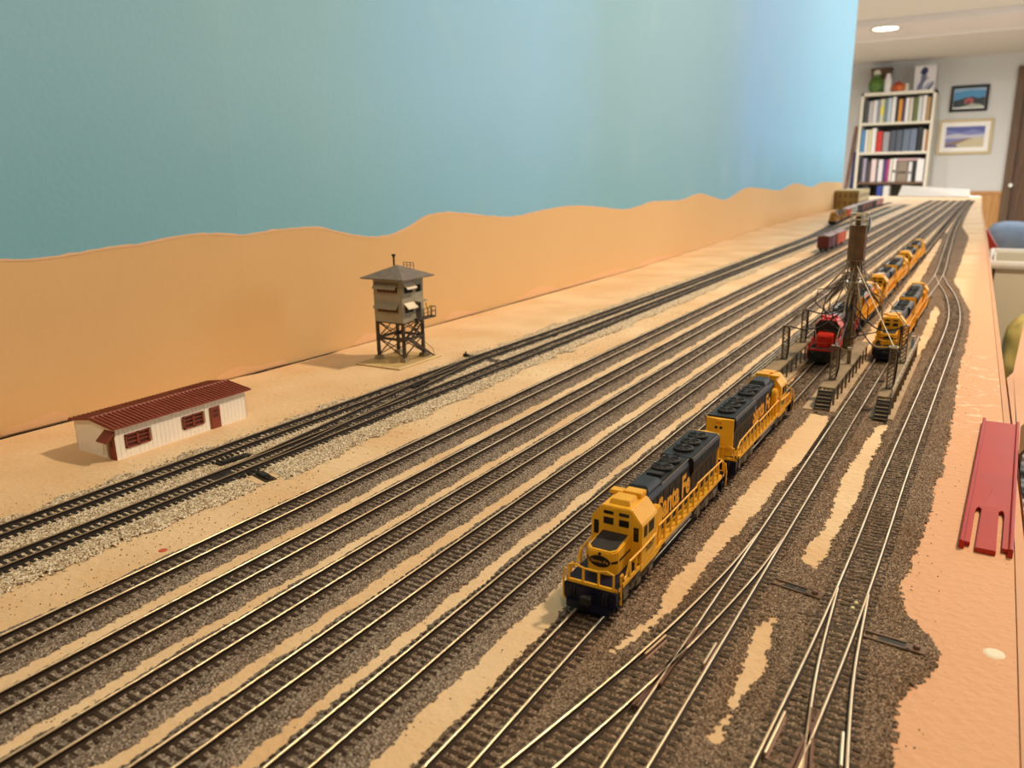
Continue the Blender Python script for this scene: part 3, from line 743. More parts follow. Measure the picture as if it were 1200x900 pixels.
MB().box(-16, -12, -1, 1, 1.4, 3.2).cyl((-14, 0, 3), (-14, 0, 5), .6).build('switch_stand', M['black'], t)

# ================================================================== BALLAST
yr = rows(70, 3900)
for i, x in enumerate(YX):
    uL, uR = (-10.2, 14.2) if i else (-11.5, 14.2)
    cx = lambda Y, x=x: x+np.interp(Y, [0, 1500, 2300, 3100, 3900], [0, 0, 0, 0, 0])
    def field(X, Y, x=x, cx=cx, i=i, uL=uL, uR=uR):
        u = X-cx(Y); n = edge_noise(X, Y, 20+i)
        return np.minimum(u-uL+n*.75, uR-u+edge_noise(X, Y, 40+i)*1.0)
    lab = ['brown ballast bank under the yard track beside the bare sand', 'brown ballast bank under the second yard track from the gravel', 'brown ballast bank under the middle yard track', 'brown ballast bank under the fourth yard track', 'brown ballast bank under the yard track beside the diesels'][i]
    heightfield('ballast', M['ballast'], np.arange(-14, 18, .68), yr, cx, field, lab, 'ballast', seed=i)
def gravel_field(X, Y):
    far = np.interp(Y, [0, 1500, 2600, 3400], [0, 0, 0, 0])
    left = X+np.interp(Y, [0, 160, 300, 700, 1500, 4000], [350, 350, 348, 347, 344, 350])
    right = np.interp(Y, [0, 120, 250, 330, 520, 4000], [-282, -282, -276, -279, -282, -285])-X
    n = edge_noise(X, Y, 60, 4.5, 2.2); n2 = edge_noise(X, Y, 70, 3.5, 2.4)
    d = np.minimum(left+n, right+n2)
    pit = np.hypot((X+286)/9, (Y-244)/6)-1+edge_noise(X, Y, 77, .1, .25)
    pit2 = np.maximum(np.abs(X+320)-3.2, np.abs(Y-254)-9.5)/2+edge_noise(X, Y, 79, .2, .3)
    return np.minimum(np.minimum(d, pit*6), pit2*4)
heightfield('gravel', M['gravel'], np.arange(-372, -268, .85), rows(70, 3500), lambda Y: 0*Y, gravel_field, 'pale crushed gravel around the two black-tied sidings', 'gravel', height=1.08, slope=.28, seed=9, grain=.38)
# dark service yard ballast with bare sandy patches
def gp(L): return [G(*q) for q in L]
REDGE = gp([(1045, 900), (1050, 880), (1056, 828), (1072, 806), (1096, 790), (1101, 765), (1090, 745), (1062, 720), (1058, 690), (1068, 660), (1079, 635), (1092, 600), (1098, 575), (1107, 545), (1112, 520), (1118, 490), (1122, 450), (1131, 410), (1137, 385), (1137, 364), (1127, 345), (1118, 329), (1123, 317), (1129, 298), (1136, 278.5), (1128, 266), (1131, 256), (1137, 244.7), (1138, 236)])
rey = [p[1] for p in REDGE]; rex = [p[0] for p in REDGE]
o_ = np.argsort(rey); rey = np.array(rey)[o_]; rex = np.array(rex)[o_]
PATCH = [
    gp([(971, 488), (950, 485), (925, 515), (905, 540), (880, 568), (848, 610), (813, 655), (789, 681), (768, 719), (750, 742), (722, 768), (716, 764), (752, 735), (771, 729), (790, 712), (813, 685), (837, 653), (880, 607), (907, 570), (940, 540), (960, 521)]),
    gp([(1040, 498), (1028, 499), (1008, 530), (989, 560), (972, 606), (944, 646), (942, 660), (956, 668), (965, 654), (992, 608), (998, 596), (1011, 560), (1022, 536)]),
    gp([(906, 725), (888, 739), (876, 769), (867, 796), (852, 832), (832, 860), (838, 872), (855, 847), (870, 817), (891, 793), (898, 775), (900, 754)]),
    gp([(1097, 357), (1091, 368), (1082, 390), (1069, 416), (1066, 436), (1074, 430), (1079, 413), (1091, 392), (1101, 366)]),
    [(-83, 640), (-84, 900), (-87, 1300), (-91, 1700), (-93, 1790), (-87, 1800), (-82, 1600), (-75, 1250), (-71, 1000), (-69, 800), (-70, 640)],
    [(-100, 1990), (-108, 2500), (-112, 3100), (-100, 3100), (-92, 2500), (-88, 1990)],
]
def service_field(X, Y):
    e = np.interp(Y, rey, rex)
    d = np.minimum(X+107+edge_noise(X, Y, 80)*.9, e-X+edge_noise(X, Y, 84, 1.0, 1.0))
    for k, P in enumerate(PATCH):
        d = np.minimum(d, -poly_sd(X, Y, P)+edge_noise(X, Y, 90+k, 1.1, 1.1)*.9)
    return d
heightfield('ballast', M['ballast2'], np.arange(-111, 8, .8), rows(70, 3900), lambda Y: 0*Y, service_field, 'dark brown ballast spread over the service yard around the turnouts', 'ballast', seed=31)
# loose stones lying about on the bare sand
st = MB(); rs = random.Random(5)
def stone(x, y, r):
    vs = [(x+r*rs.uniform(.6, 1.1), y, -3.0), (x, y+r*rs.uniform(.6, 1.1), -3.0), (x-r*rs.uniform(.6, 1.1), y, -3.0), (x, y-r*rs.uniform(.6, 1.1), -3.0), (x+r*.2, y, -3.2+r*rs.uniform(.7, 1.2)), (x, y, -3.4)]
    st.add(vs, [(0, 1, 4), (1, 2, 4), (2, 3, 4), (3, 0, 4), (1, 0, 5), (2, 1, 5), (3, 2, 5), (0, 3, 5)])
for i in range(1500):
    k = rs.random(); y = 90+rs.random()**1.6*700
    if k < .3: x = rs.uniform(-282, -258); r = rs.uniform(.22, .5); st.cur = rs.choice((0, 0, 0, 1))
    elif k < .75: x = -346-abs(rs.gauss(0, 7)); r = rs.uniform(.2, .5); st.cur = rs.choice((0, 0, 2))
    elif k < .9: x = rs.choice(YX)+rs.uniform(14, 18); r = rs.uniform(.18, .4); st.cur = 1
    else: x = rs.uniform(-12, 0); r = rs.uniform(.18, .35); st.cur = 1
    stone(x, y, r)
tag(st.build('loose_gravel', [M['stone'], M['tie_olive'], M['padedge']]), 'loose stones scattered over the bare sand between tracks', 'gravel', kind='stuff')
# small marks on the bare table edge
tag(MB().lathe([(0.01, .35), (2.2, .3), (3.0, 0)], n=9).build('paint_fleck', M['awning'], loc=(*G(1165, 766), -3.2)), 'whitish paint chip on the bare sand edge in the corner', 'paint chip')
tag(MB().lathe([(0.01, .3), (1.4, .2), (1.8, 0)], n=10).build('paint_spot', M['boxorange'], loc=(*G(191, 645), -3.2)), 'small orange paint spot on the sand by the gravel', 'paint spot')
for lab, x, y in (('small pale crumb between the rails of the outer turnout, upper one', 1003, 708), ('small pale crumb between the rails of the outer turnout, lower one', 999, 714)):
    gx, gy = G(x, y, -2.2)
    tag(MB().lathe([(0.01, .7), (.6, .6), (.8, .1), (.5, -.2)], n=7).build('crumb', M['padedge'], loc=(gx, gy, -2.0)), lab, 'crumb', 'pale crumbs on the outer turnout')

# ================================================================== LOCOMOTIVE  (front towards -y, rail top at z = 0)
def locomotive(label, loc, group):
    t = thing('locomotive', label, 'locomotive', loc, 0, group)
    Y = M['yellow']; N = M['navy']
    # frame and walkway
    MB().box(-9, 9, 4, 120, 8.0, 9.7).build('walkway', Y, t, bevel=.15)
    MB().box(-6.5, 6.5, 6, 118, 5.2, 8.0).build('underframe', M['black'], t)
    MB().prism([(-7.6, 7.9), (-7.6, 4.2), (-6, 2.6), (6, 2.6), (7.6, 4.2), (7.6, 7.9)], 'y', 46, 78).build('fuel_tank', M['black'], t, bevel=.3)
    air = MB()
    for s_ in (-1, 1): air.cyl((s_*7.9, 47, 7), (s_*7.9, 76, 7), 1.1)
    air.build('air_reservoir', M['truckgrey'], t, smooth=True)
    for yc in (25, 99):
        tr = MB()
        for s_ in (-1, 1):
            x0, x1 = (6.6, 7.7) if s_ > 0 else (-7.7, -6.6)
            tr.box(x0, x1, yc-16, yc+16, 3.6, 5.6)
            for k in (-11, 0, 11):
                tr.box(x0-.15, x1+.15, yc+k-2, yc+k+2, 1.6, 4.6)
            for k in (-5.5, 5.5):
                tr.prism([(yc+k-3, 5.4), (yc+k-2, 2.6), (yc+k+2, 2.6), (yc+k+3, 5.4)], 'x', x0, x1)
                for q_ in (-1.2, 0, 1.2): tr.cyl((s_*7.6, yc+k+q_, 2.7), (s_*7.6, yc+k+q_, 5.2), .5, n=6)
            tr.box(x0, x1+.3 if s_ > 0 else x1, yc-15, yc-12, 5, 7.4).box(x0, x1, yc+12, yc+15, 5, 7.4)
        k_ = tr.build('truck', M['truckgrey'], t, bevel=.1)
        for k in (-11, 0, 11):
            wb = MB()
            for s_ in (-1, 1):
                wb.cyl((s_*4.1, yc+k, 3.25), (s_*5.9, yc+k, 3.25), 3.25, n=18)
            wb.cyl((-4.2, yc+k, 3.25), (4.2, yc+k, 3.25), .8, n=8)
            wb.build('wheel_set', M['black'], k_, smooth=35)
    # pilots
    for yy, sg in ((4, -1), (120, 1)):
        MB().prism([(-9.2, 8.6), (-9.2, 4.4), (-7.6, 1.1), (7.6, 1.1), (9.2, 4.4), (9.2, 8.6)], 'y', yy, yy+sg*1.6).prism([(-7.6, 3.8), (-7.6, 1.0), (7.6, 1.0), (7.6, 3.8)], 'y', yy+sg*1.2, yy+sg*3.0).build('pilot', M['pilot'], t, bevel=.25)
        MB().box(-1.5, 1.5, min(yy, yy+sg*4.5), max(yy, yy+sg*4.5), 4.9, 6.5).box(-1.6, 1.8, min(yy+sg*3.6, yy+sg*5.6), max(yy+sg*3.6, yy+sg*5.6), 4.4, 7).build('coupler', M['black'], t, bevel=.3)
        MB().box(-8.8, 8.8, min(yy-sg*.2, yy-sg*1.6), max(yy-sg*.2, yy-sg*1.6), 8.6, 9.9).build('end_sill', M['pilot'], t)
    # nose
    plan = [(-5.4, 23), (-5.4, 12.2), (-3.7, 10.2), (3.7, 10.2), (5.4, 12.2), (5.4, 23)]
    nb = MB(); lo_ = [(x, y, 9.7) for x, y in plan]; hi_ = [(x, y, 18.2+(y-10.2)*.11) for x, y in plan]; n = len(plan)
    nb.add(lo_+hi_, [tuple(range(n))[::-1], tuple(range(n, 2*n))]+[(i, (i+1) % n, n+(i+1) % n, n+i) for i in range(n)])
    nose = nb.build('short_hood', Y, t, bevel=.45)
    inset = [(-4.6, 22.4), (-4.6, 13.0), (-3.1, 11.4), (3.1, 11.4), (4.6, 13.0), (4.6, 22.4)]
    ag = MB(); ag.add([(x, y, 18.35+(y-10.2)*.11) for x, y in inset]+[(x, y, 17.9+(y-10.2)*.11) for x, y in inset], [tuple(range(6)), tuple(range(6, 12))[::-1]]+[(i, (i+1) % 6, 6+(i+1) % 6, 6+i) for i in range(6)])
    tag(ag.build('antiglare_panel', M['antiglare'], nose), 'matt black panel on top of the nose')
    el = [(3.68*math.cos(a), 14.6+2.0*math.sin(a)) for a in [2*math.pi*i/28 for i in range(28)]]
    def bend(x): return 10.2+max(0, abs(x)-3.7)*1.17
    def plate(pts, off, th):
        mb = MB(); n_ = len(pts)
        mb.add([(x, bend(x)-off, z) for x, z in pts]+[(x, bend(x)-off+th, z) for x, z in pts], [tuple(range(n_)), tuple(range(n_, 2*n_))[::-1]]+[(i, (i+1) % n_, n_+(i+1) % n_, n_+i) for i in range(n_)])
        return mb
    em = plate([(x, 14.6+(z-14.6)) for x, z in el], .18, .3).build('nose_emblem', M['navy'], nose)
    tm = MB(); put_text(tm, 'Santa Fe', (-3.0, 9.99, 14.1), (1, 0, 0), (0, 0, 1), 6.0, 1.0, .0)
    tag(tm.build('emblem_lettering', M['gold'], em), 'gold lettering on the dark nose emblem')
    bands = MB()
    for s_ in (-1, 1):
        bands.box(min(s_*4.9, s_*5.5), max(s_*4.9, s_*5.5), 13.6, 22.5, 14.2, 15.0)
        bands.hexa([(s_*4.0, 10.3, 14.2), (s_*4.0, 10.65, 14.2), (s_*5.35, 12.3, 14.2), (s_*5.5, 12.1, 14.2), (s_*4.0, 10.3, 15), (s_*4.0, 10.65, 15), (s_*5.35, 12.3, 15), (s_*5.5, 12.1, 15)])
    bands.build('nose_band', M['navy'], nose)
    MB().cyl((0, 10.3, 17.3), (0, 9.9, 17.3), .55, n=10).build('headlight', M['black'], nose)
    # cab
    cs = [(-9.2, 9.7), (-9.2, 23.6), (-5.4, 28.4), (5.4, 28.4), (9.2, 23.6), (9.2, 9.7)]
    cab = MB().prism(cs, 'y', 23, 37.5).build('cab', Y, t, bevel=.35)
    def win(nm, x0, x1, y0, y1, z0, z1, frame=True):
        g_ = MB().box(x0, x1, y0, y1, z0, z1).build(nm, M['glass'], cab, bevel=.08)
    for s_ in (-1, 1):
        a, b = sorted((s_*1.0, s_*4.6)); win('number_board', a, b, 22.85, 23.3, 25.5, 26.7)
        win('front_window', a, b, 22.85, 23.3, 21.9, 24.3)
        a, b = sorted((s_*6.3, s_*8.1)); win('front_window', a, b, 22.85, 23.3, 17.6, 22.6)
        a, b = sorted((s_*9.1, s_*9.32))
        win('side_window', a, b, 25.0, 27.8, 18.6, 22.6); win('side_window', a, b, 29.2, 34.0, 18.6, 22.6)
        sm = MB(); put_text(sm, '5057', (s_*9.33, 27.0 if s_ > 0 else 34.5, 12.6), (0, s_, 0), (0, 0, 1), 7.5, 2.7, .02)
        tag(sm.build('cab_number', M['darkletter'], cab), 'dark number on the cab side')
    tag(MB().hexa([(-3.9, 25.2, 28.2), (3.9, 25.2, 28.2), (3.9, 32.6, 28.2), (-3.9, 32.6, 28.2), (-3.3, 26.2, 30), (3.3, 26.2, 30), (3.3, 32.4, 30), (-3.3, 32.4, 30)]).build('air_conditioner', Y, cab, bevel=.2), None)
    MB().box(-7.4, -2.6, 33.8, 37.6, 28.2, 29.6).box(-2.2, 4.6, 33.4, 38.4, 28.4, 30.2).build('roof_hatch', Y, cab, bevel=.25)
    MB().box(-5.3, 5.3, 36.8, 38.2, 9.7, 27.6).build('cab_rear', Y, cab)
    # long hood with flared radiators
    hs = [(-5.7, 9.7), (-5.7, 25.6), (-4.7, 27.3), (4.7, 27.3), (5.7, 25.6), (5.7, 9.7)]
    hood = MB().prism(hs, 'y', 38, 117).build('long_hood', N, t, bevel=.2)
    rc = [(-5.7, 19.5), (-7.0, 22.2), (-7.0, 26.4), (-6.2, 27.5), (6.2, 27.5), (7.0, 26.4), (7.0, 22.2), (5.7, 19.5)]
    rad = MB().prism(rc, 'y', 82, 116.8).build('radiator_section', N, t, bevel=.2)
    lv = MB()
    for s_ in (-1, 1):
        for k in range(14):
            y_ = 84+k*2.3; a, b = sorted((s_*6.95, s_*7.15)); lv.box(a, b, y_, y_+1.5, 22.8, 26)
    lv.build('radiator_grille', M['fan'], rad)
    dl = MB()
    for s_ in (-1, 1):
        for k in range(11):
            y_ = 46+k*6.3
            a, b = sorted((s_*5.65, s_*5.8)); dl.box(a, b, y_, y_+.25, 10.2, 20.5 if y_ > 80 else 25)
            dl.box(a, b, y_+1.1, y_+1.6, 14.5, 15.6)
    dl.build('hood_door_seam', M['fan'], hood)
    MB().box(-4.4, 4.4, 38.6, 82, 27.1, 27.7).box(-6.0, 6.0, 82, 116.6, 27.3, 27.8).build('roof_panel', M['roof'], t, bevel=.15)
    edge = MB()  # pale bars put the glare on the roof edges into the colour
    for s_ in (-1, 1): edge.bar((s_*5.0, 52, 27.35), (s_*5.0, 81.8, 27.35), .45).bar((s_*6.5, 82, 27.5), (s_*6.5, 116, 27.5), .45)
    tag(edge.build('roof_edge_glare', M['truckgrey'], t), 'pale bar painted in as glare along the roof edge')
    MB().hexa([(-4.6, 40, 27.6), (4.6, 40, 27.6), (4.6, 54, 27.6), (-4.6, 54, 27.6), (-3.2, 42, 29.6), (3.2, 42, 29.6), (3.2, 52.5, 29.6), (-3.2, 52.5, 29.6)]).build('roof_blister', M['roof'], t, bevel=.3)
    MB().box(-3.0, 3.0, 57, 60.5, 27.6, 28.8).build('exhaust_stack', M['fan'], t, bevel=.25)
    for fy in (66, 74.6, 90, 99, 108):
        fan = MB().lathe([(4.05, 27.6), (4.15, 28.2), (4.05, 28.9), (3.3, 29.2), (1.2, 29.25), (.01, 29.3)], c=(0, fy), n=22).build('roof_fan', M['fan'], t, smooth=30)
        sp_ = MB()
        for k in range(4):
            a = k*math.pi/4; sp_.bar((-3.3*math.cos(a), fy-3.3*math.sin(a), 29.35), (3.3*math.cos(a), fy+3.3*math.sin(a), 29.35), .35)
        sp_.build('fan_guard', M['black'], fan)
    lf = MB(); [lf.box(-1.2+k, -.8+k, 81, 84, 27.7, 28.6) for k in (0, 1.6)]
    lf.build('lifting_lug', M['black'], t)
    # round-topped yellow duct behind the cab
    for s_ in (-1, 1):
        arc = [(y_, 20.4+3.4*math.sin(a)) for y_, a in [(41.6-3.4*math.cos(a), a) for a in [math.pi*i/10 for i in range(11)]]]
        pr_ = [(38.2, 9.7)]+arc+[(45, 9.7)]
        MB().prism(pr_, 'x', min(s_*5.5, s_*8.3), max(s_*5.5, s_*8.3)).build('blower_duct', Y, t, bevel=.5)
        # road name
        tm = MB(); put_text(tm, 'Santa Fe', (s_*5.95, 46.6 if s_ > 0 else 81.6, 14.2), (0, s_, 0), (0, 0, 1), 35, 9.4, .04)
        tag(tm.build('road_name', M['gold'], hood), 'tall gold road name along the hood')
    # yellow hood end, coming to a shallow V
    en = MB().prism([(-6.3, 117), (-6.3, 118.3), (0, 120.0), (6.3, 118.3), (6.3, 117)], 'z', 9.7, 27.2).build('hood_end', Y, t, bevel=.15)
    for s_ in (-1, 1): MB().cyl((s_*1.1, 119.3, 23.4), (s_*1.1, 120.2, 23.4), .65, n=10).build('rear_headlight', M['black'], en)
    MB().box(-1.2, 1.2, 119.2, 119.95, 25.2, 25.9).build('rear_number_board', M['orange'], en)
    # railings
    for s_ in (-1, 1):
        x = s_*8.8; hr = MB()
        top = [(x, 39.5, 10), (x, 39.5, 17.0), (x, 81, 16.6), (x, 82.5, 17.6), (x, 114, 16.6), (x, 118.5, 14.5), (x, 118.8, 9.7)]
        hr.tube(top, .36, 6)
        y_ = 46.0
        while y_ < 116:
            z_ = 16.7 if y_ < 82 else 17.5-(y_-82.5)*.03
            hr.box(x-.3, x+.3, y_-.4, y_+.4, 9.7, z_); y_ += 6.4
        hr.build('side_handrail', Y, t)
        fr_ = MB()
        fr_.tube([(x, 38.4, 18.6), (x, 37.9, 17.4), (x*1.06, 36, 15.8), (x*1.06, 24, 15.4), (x, 14, 15), (x, 11.5, 11), (x, 9.5, 10.6), (x, 8.2, 13), (x, 7.2, 13), (x, 7.2, 2.6)], .38, 6)
        fr_.box(x-.3, x+.3, 19, 19.8, 9.7, 15.2).box(x-.3, x+.3, 14, 14.8, 9.7, 14.8)
        fr_.build('front_handrail', Y, t)
        for yy in (6.2, 117.8):
            sw = MB(); sw.box(min(s_*7.2, s_*9), max(s_*7.2, s_*9), yy-1.6, yy+1.6, 2.2, 2.8).box(min(s_*7.2, s_*9), max(s_*7.2, s_*9), yy-1.6, yy+1.6, 5, 5.6)
            sw.box(min(s_*8.6, s_*9.1), max(s_*8.6, s_*9.1), yy-2, yy-1.5, 2, 9.7).box(min(s_*8.6, s_*9.1), max(s_*8.6, s_*9.1), yy+1.5, yy+2, 2, 9.7)
            sw.box(min(s_*7.2, s_*9), max(s_*7.2, s_*9), yy-2, yy+2, 8.2, 9.7); sw.build('step_well', M['pilot'], t)
        skirt = MB().prism([(23, 9.6), (23, 7.2), (38, 7.2), (42, 8.2), (42, 9.6)], 'x', min(s_*8.6, s_*9.25), max(s_*8.6, s_*9.25)).build('side_skirt', Y, t)
    for yy, sg in ((3.6, -1), (120.4, 1)):
        e_ = MB(); e_.tube([(-7.8, yy, 9.2), (-7.8, yy, 14.6), (-5.5, yy, 15.2), (-2.4, yy, 14.4), (2.4, yy, 14.4), (5.5, yy, 15.2), (7.8, yy, 14.6), (7.8, yy, 9.2)], .36, 6)
        for k in (-2.7, 2.7): e_.box(k-.3, k+.3, yy-.3, yy+.3, 9.2, 14.5)
        e_.box(-7.9, 7.9, yy-.35, yy+.35, 8.8, 9.9)
        e_.tube([(sg*8.9, yy+sg*.3, 13.4), (sg*9.3, yy+sg*.9, 9), (sg*9.1, yy+sg*.9, 3), (sg*7.4, yy+sg*.9, 2.6)], .36, 6)
        e_.build('end_rail', Y, t)
        ma = MB()
        for k in (-6.2, -5.2, 5.2, 6.2): ma.tube([(k, yy+sg*.8, 8.6), (k, yy+sg*1.8, 7), (k, yy+sg*1.8, 4.2)], .3, 5)
        ma.build('brake_hose', M['black'], t)
    # porch
    MB().box(-8.6, 8.6, 4.2, 22.9, 9.7, 9.95).build('front_porch', M['pilot'], t)
    return t
L1 = locomotive('blue and yellow diesel nearest the camera, cab and nose facing forward', (-97, 204, 0), 'blue and yellow diesels')
L2 = dup(L1, (-97, 462, 0), math.pi, 'blue and yellow diesel coupled behind the nearest one, plain yellow hood end toward the camera', 'blue and yellow diesels')
LR = dup(L1, (-97.5, 592, 0), 0, 'red diesel with pale red cab roof beside the sanding tower', 'diesels queued behind the sanding tower',
         {'locomotive_yellow': 'red', 'locomotive_navy': 'boxred', 'gold_lettering': 'red', 'roof_slate': 'roofgrey', 'pilot_blue': 'black', 'antiglare_black': 'red'})
for c in kids(LR):
    if c.name.split('.')[0] == 'cab':
        d = c.data.copy()
        for i, m in enumerate(d.materials):
            if m.name == 'locomotive_red': d.materials[i] = M['redroof']
        # only the roof is the paler red
        if len(d.materials) == 1: d.materials.append(M['redroof']); d.materials[0] = M['red']
        for p in d.polygons:
            if p.normal.z > .5: p.material_index = 1
        c.data = d
    if c.name.split('.')[0] == 'short_hood':
        for k in kids(c):
            if k.name.split('.')[0] in ('nose_emblem', 'nose_band'): bpy.data.objects.remove(k)
    elif c.name.split('.')[0] == 'long_hood':
        for k in kids(c):
            if k.name.split('.')[0] == 'road_name': bpy.data.objects.remove(k)
for o in [o for o in bpy.data.objects if o.name.split('.')[0] == 'emblem_lettering' and (o.parent is None or (o.parent.parent and o.parent.parent.parent is LR))]: bpy.data.objects.remove(o)
# black windscreen frame of the red diesel
MB().prism([(-8.9, 15.6), (-8.9, 23.2), (-5.2, 27.6), (5.2, 27.6), (8.9, 23.2), (8.9, 15.6), (7.6, 15.6), (5.8, 20.2), (-5.8, 20.2), (-7.6, 15.6)], 'y', 22.6, 23.1).build('windscreen_mask', M['black'], LR)
for a in (-1, 1):
    MB().tube([(a*8.9, 22.4, 23.0), (a*7.0, 20.5, 16), (a*7.0, 18, 10)], .3, 6).build('grab_rail', M['palemetal'], LR)
def side_panels(root, m='yellow'):
    for s_ in (-1, 1):
        MB().box(min(s_*5.7, s_*6.0), max(s_*5.7, s_*6.0), 46, 116, 10, 19).build('side_panel', M[m], root)
def strip_names(root):
    for o in [o for o in bpy.data.objects if o.name.split('.')[0] == 'road_name' and o.parent and o.parent.parent is root]: bpy.data.objects.remove(o)
gr = 'diesels queued behind the sanding tower'
dx = lambda Y: float(np.interp(Y, [900, 1500, 2300], [-97, -98, -105]))
for yy, rot, lab, sw in ((862, math.pi, 'orange-sided diesel with grey roof coupled behind the red one', {'locomotive_navy': 'orange', 'roof_slate': 'roofgrey'}),
                         (868, 0, 'yellow diesel facing the camera, third in line behind the sanding tower', {'roof_slate': 'roofgrey'}),
                         (1133, math.pi, 'yellow diesel with its yellow hood end toward the camera, fourth in line behind the tower', {'roof_slate': 'roofgrey'}),
                         (1140, 0, 'yellow diesel facing the camera, next to last of the line behind the tower', {'roof_slate': 'roofgrey'}),
                         (1406, math.pi, 'last diesel of the line behind the tower, pinkish cab at its far end', {'roof_slate': 'roofgrey'})):
    r_ = dup(L1, (dx(yy), yy, 0), rot, lab, gr, sw); strip_names(r_); side_panels(r_)
gs = 'diesel pair beside the right-hand platform'
def t7x(Y): return float(np.interp(Y, [300, 600, 950, 1180], [-60, -59.5, -57.5, -55.5]))
for yy, rot, lab in ((622, 0, 'yellow diesel with dark front window at the end of the right-hand concrete platform'), (880, math.pi, 'yellow diesel coupled behind the one at the right-hand platform')):
    r_ = dup(L1, (t7x(yy)+1.5, yy, 0), rot, lab, gs, {'roof_slate': 'roofgrey'}); strip_names(r_); side_panels(r_)
    r_.rotation_euler.z += -.006

# ================================================================== CABIN
t = thing('yard_office', 'low white yard office with red-brown ribbed roof beside the siding', 'building', (-390, 267, -3.2))
hw, hl, wh = 17.2, 42.0, 17.0
core = MB().prism([(-hw+.4, 0), (hw-.4, 0), (hw-.4, wh-.5), (0, wh+2.0), (-hw+.4, wh-.5)], 'y', -hl+.4, hl-.4).build('wall_core', M['creamgap'], t)
cl = MB()
def gapped(lo_, hi_, holes, emit_):
    y = lo_
    while y < hi_-.05:
        e = min(y+2.45, hi_); segs = [(0, None)]
        emit_(y, e, [h for h in holes if h[0] < e and h[1] > y]); y += 2.62
for s_ in (-1, 1):
    y = -hl
    holes = [(-36.6, -22.4, 5.0, 12.2), (-1.6, 11.6, 5.0, 12.2), (16.6, 23.2, 0, 12.8)] if s_ > 0 else []
    while y < hl-.05:
        e = min(y+2.45, hl); x0, x1 = sorted((s_*(hw-.4), s_*hw)); cur = 0
        for h in sorted([h for h in holes if h[0] < e-.2 and h[1] > y+.2], key=lambda h: h[2]):
            if h[2] > cur: cl.box(x0, x1, y, e, cur, h[2])
            cur = h[3]
        cl.box(x0, x1, y, e, cur, wh); y += 2.62
for s_ in (-1, 1):
    x = -hw
    while x < hw-.05:
        e = min(x+2.45, hw); y0, y1 = sorted((s_*(hl-.4), s_*hl)); zt = lambda q_: wh+(1-abs(q_)/hw)*2.5
        cur = 12.8 if (s_ < 0 and x < 17 and e > 11.2) else 0
        z0, z1 = zt(x)-.2, zt(e)-.2
        cl.hexa([(x, y0, cur), (e, y0, cur), (e, y1, cur), (x, y1, cur), (x, y0, z0), (e, y0, z1), (e, y1, z1), (x, y1, z0)]); x += 2.62
cl.build('board_cladding', M['cream'], t)
# roof: two ribbed slopes
for s_ in (-1, 1):
    rf = MB(); ex, ez, rz_ = s_*(hw+2.2), wh-.2, wh+2.7
    rf.hexa([(ex, -hl-2, ez), (0, -hl-2, rz_), (0, hl+3.5, rz_), (ex, hl+3.5, ez), (ex, -hl-2, ez+.8), (0, -hl-2, rz_+.8), (0, hl+3.5, rz_+.8), (ex, hl+3.5, ez+.8)])
    y = -hl-1.6
    while y < hl+3.3:
        rf.hexa([(ex, y, ez+.8), (0, y, rz_+.8), (0, y+.7, rz_+.8), (ex, y+.7, ez+.8), (ex, y, ez+1.35), (0, y, rz_+1.35), (0, y+.7, rz_+1.35), (ex, y+.7, ez+1.35)]); y += 2.5
    rf.build('roof_slope', M['brownred'], t)
MB().prism([(-1.1, wh+3.2), (0, wh+4.2), (1.1, wh+3.2)], 'y', -hl-2, hl+3.5).build('ridge_cap', M['brownred'], t)
def sash(yc, half):
    f_ = MB(); x0, x1 = hw-.3, hw+.55
    f_.box(x0, x1, yc-half, yc+half, 4.9, 5.7).box(x0, x1, yc-half, yc+half, 11.6, 12.4).box(x0, x1, yc-half, yc-half+.8, 4.9, 12.4).box(x0, x1, yc+half-.8, yc+half, 4.9, 12.4).box(x0, x1, yc-.6, yc+.6, 4.9, 12.4)
    for z in (7.4, 9.6): f_.box(x0, x1-.2, yc-half, yc+half, z, z+.55)
    fo = f_.build('window', M['brownred'], t)
    MB().box(hw-.38, hw-.2, yc-half+.5, yc+half-.5, 5.4, 11.9).build('pane', M['brownredgap'], fo)
sash(-29.5, 7.1); sash(5.0, 6.6)
d = MB().box(hw-.3, hw+.45, 16.8, 23.0, 0, 12.6).build('door', M['brownred'], t)
MB().box(hw+.4, hw+.6, 18.2, 21.6, 6.6, 8.6).box(hw+.4, hw+.6, 18.2, 21.6, 9.4, 11.2).build('door_pane', M['brownredgap'], d)
d = MB().box(11.4, 16.8, -hl-.45, -hl+.3, 0, 12.6).build('door', M['brownred'], t)
MB().box(13.2, 15.2, -hl-.6, -hl-.4, 6.6, 10).build('door_pane', M['brownredgap'], d)
MB().hexa([(9.2, -hl-5.2, 10.4), (18, -hl-5.2, 10.4), (18, -hl, 14.6), (9.2, -hl, 14.6), (9.2, -hl-5.2, 11.2), (18, -hl-5.2, 11.2), (18, -hl, 15.6), (9.2, -hl, 15.6)]).build('door_canopy', M['brownred'], t)

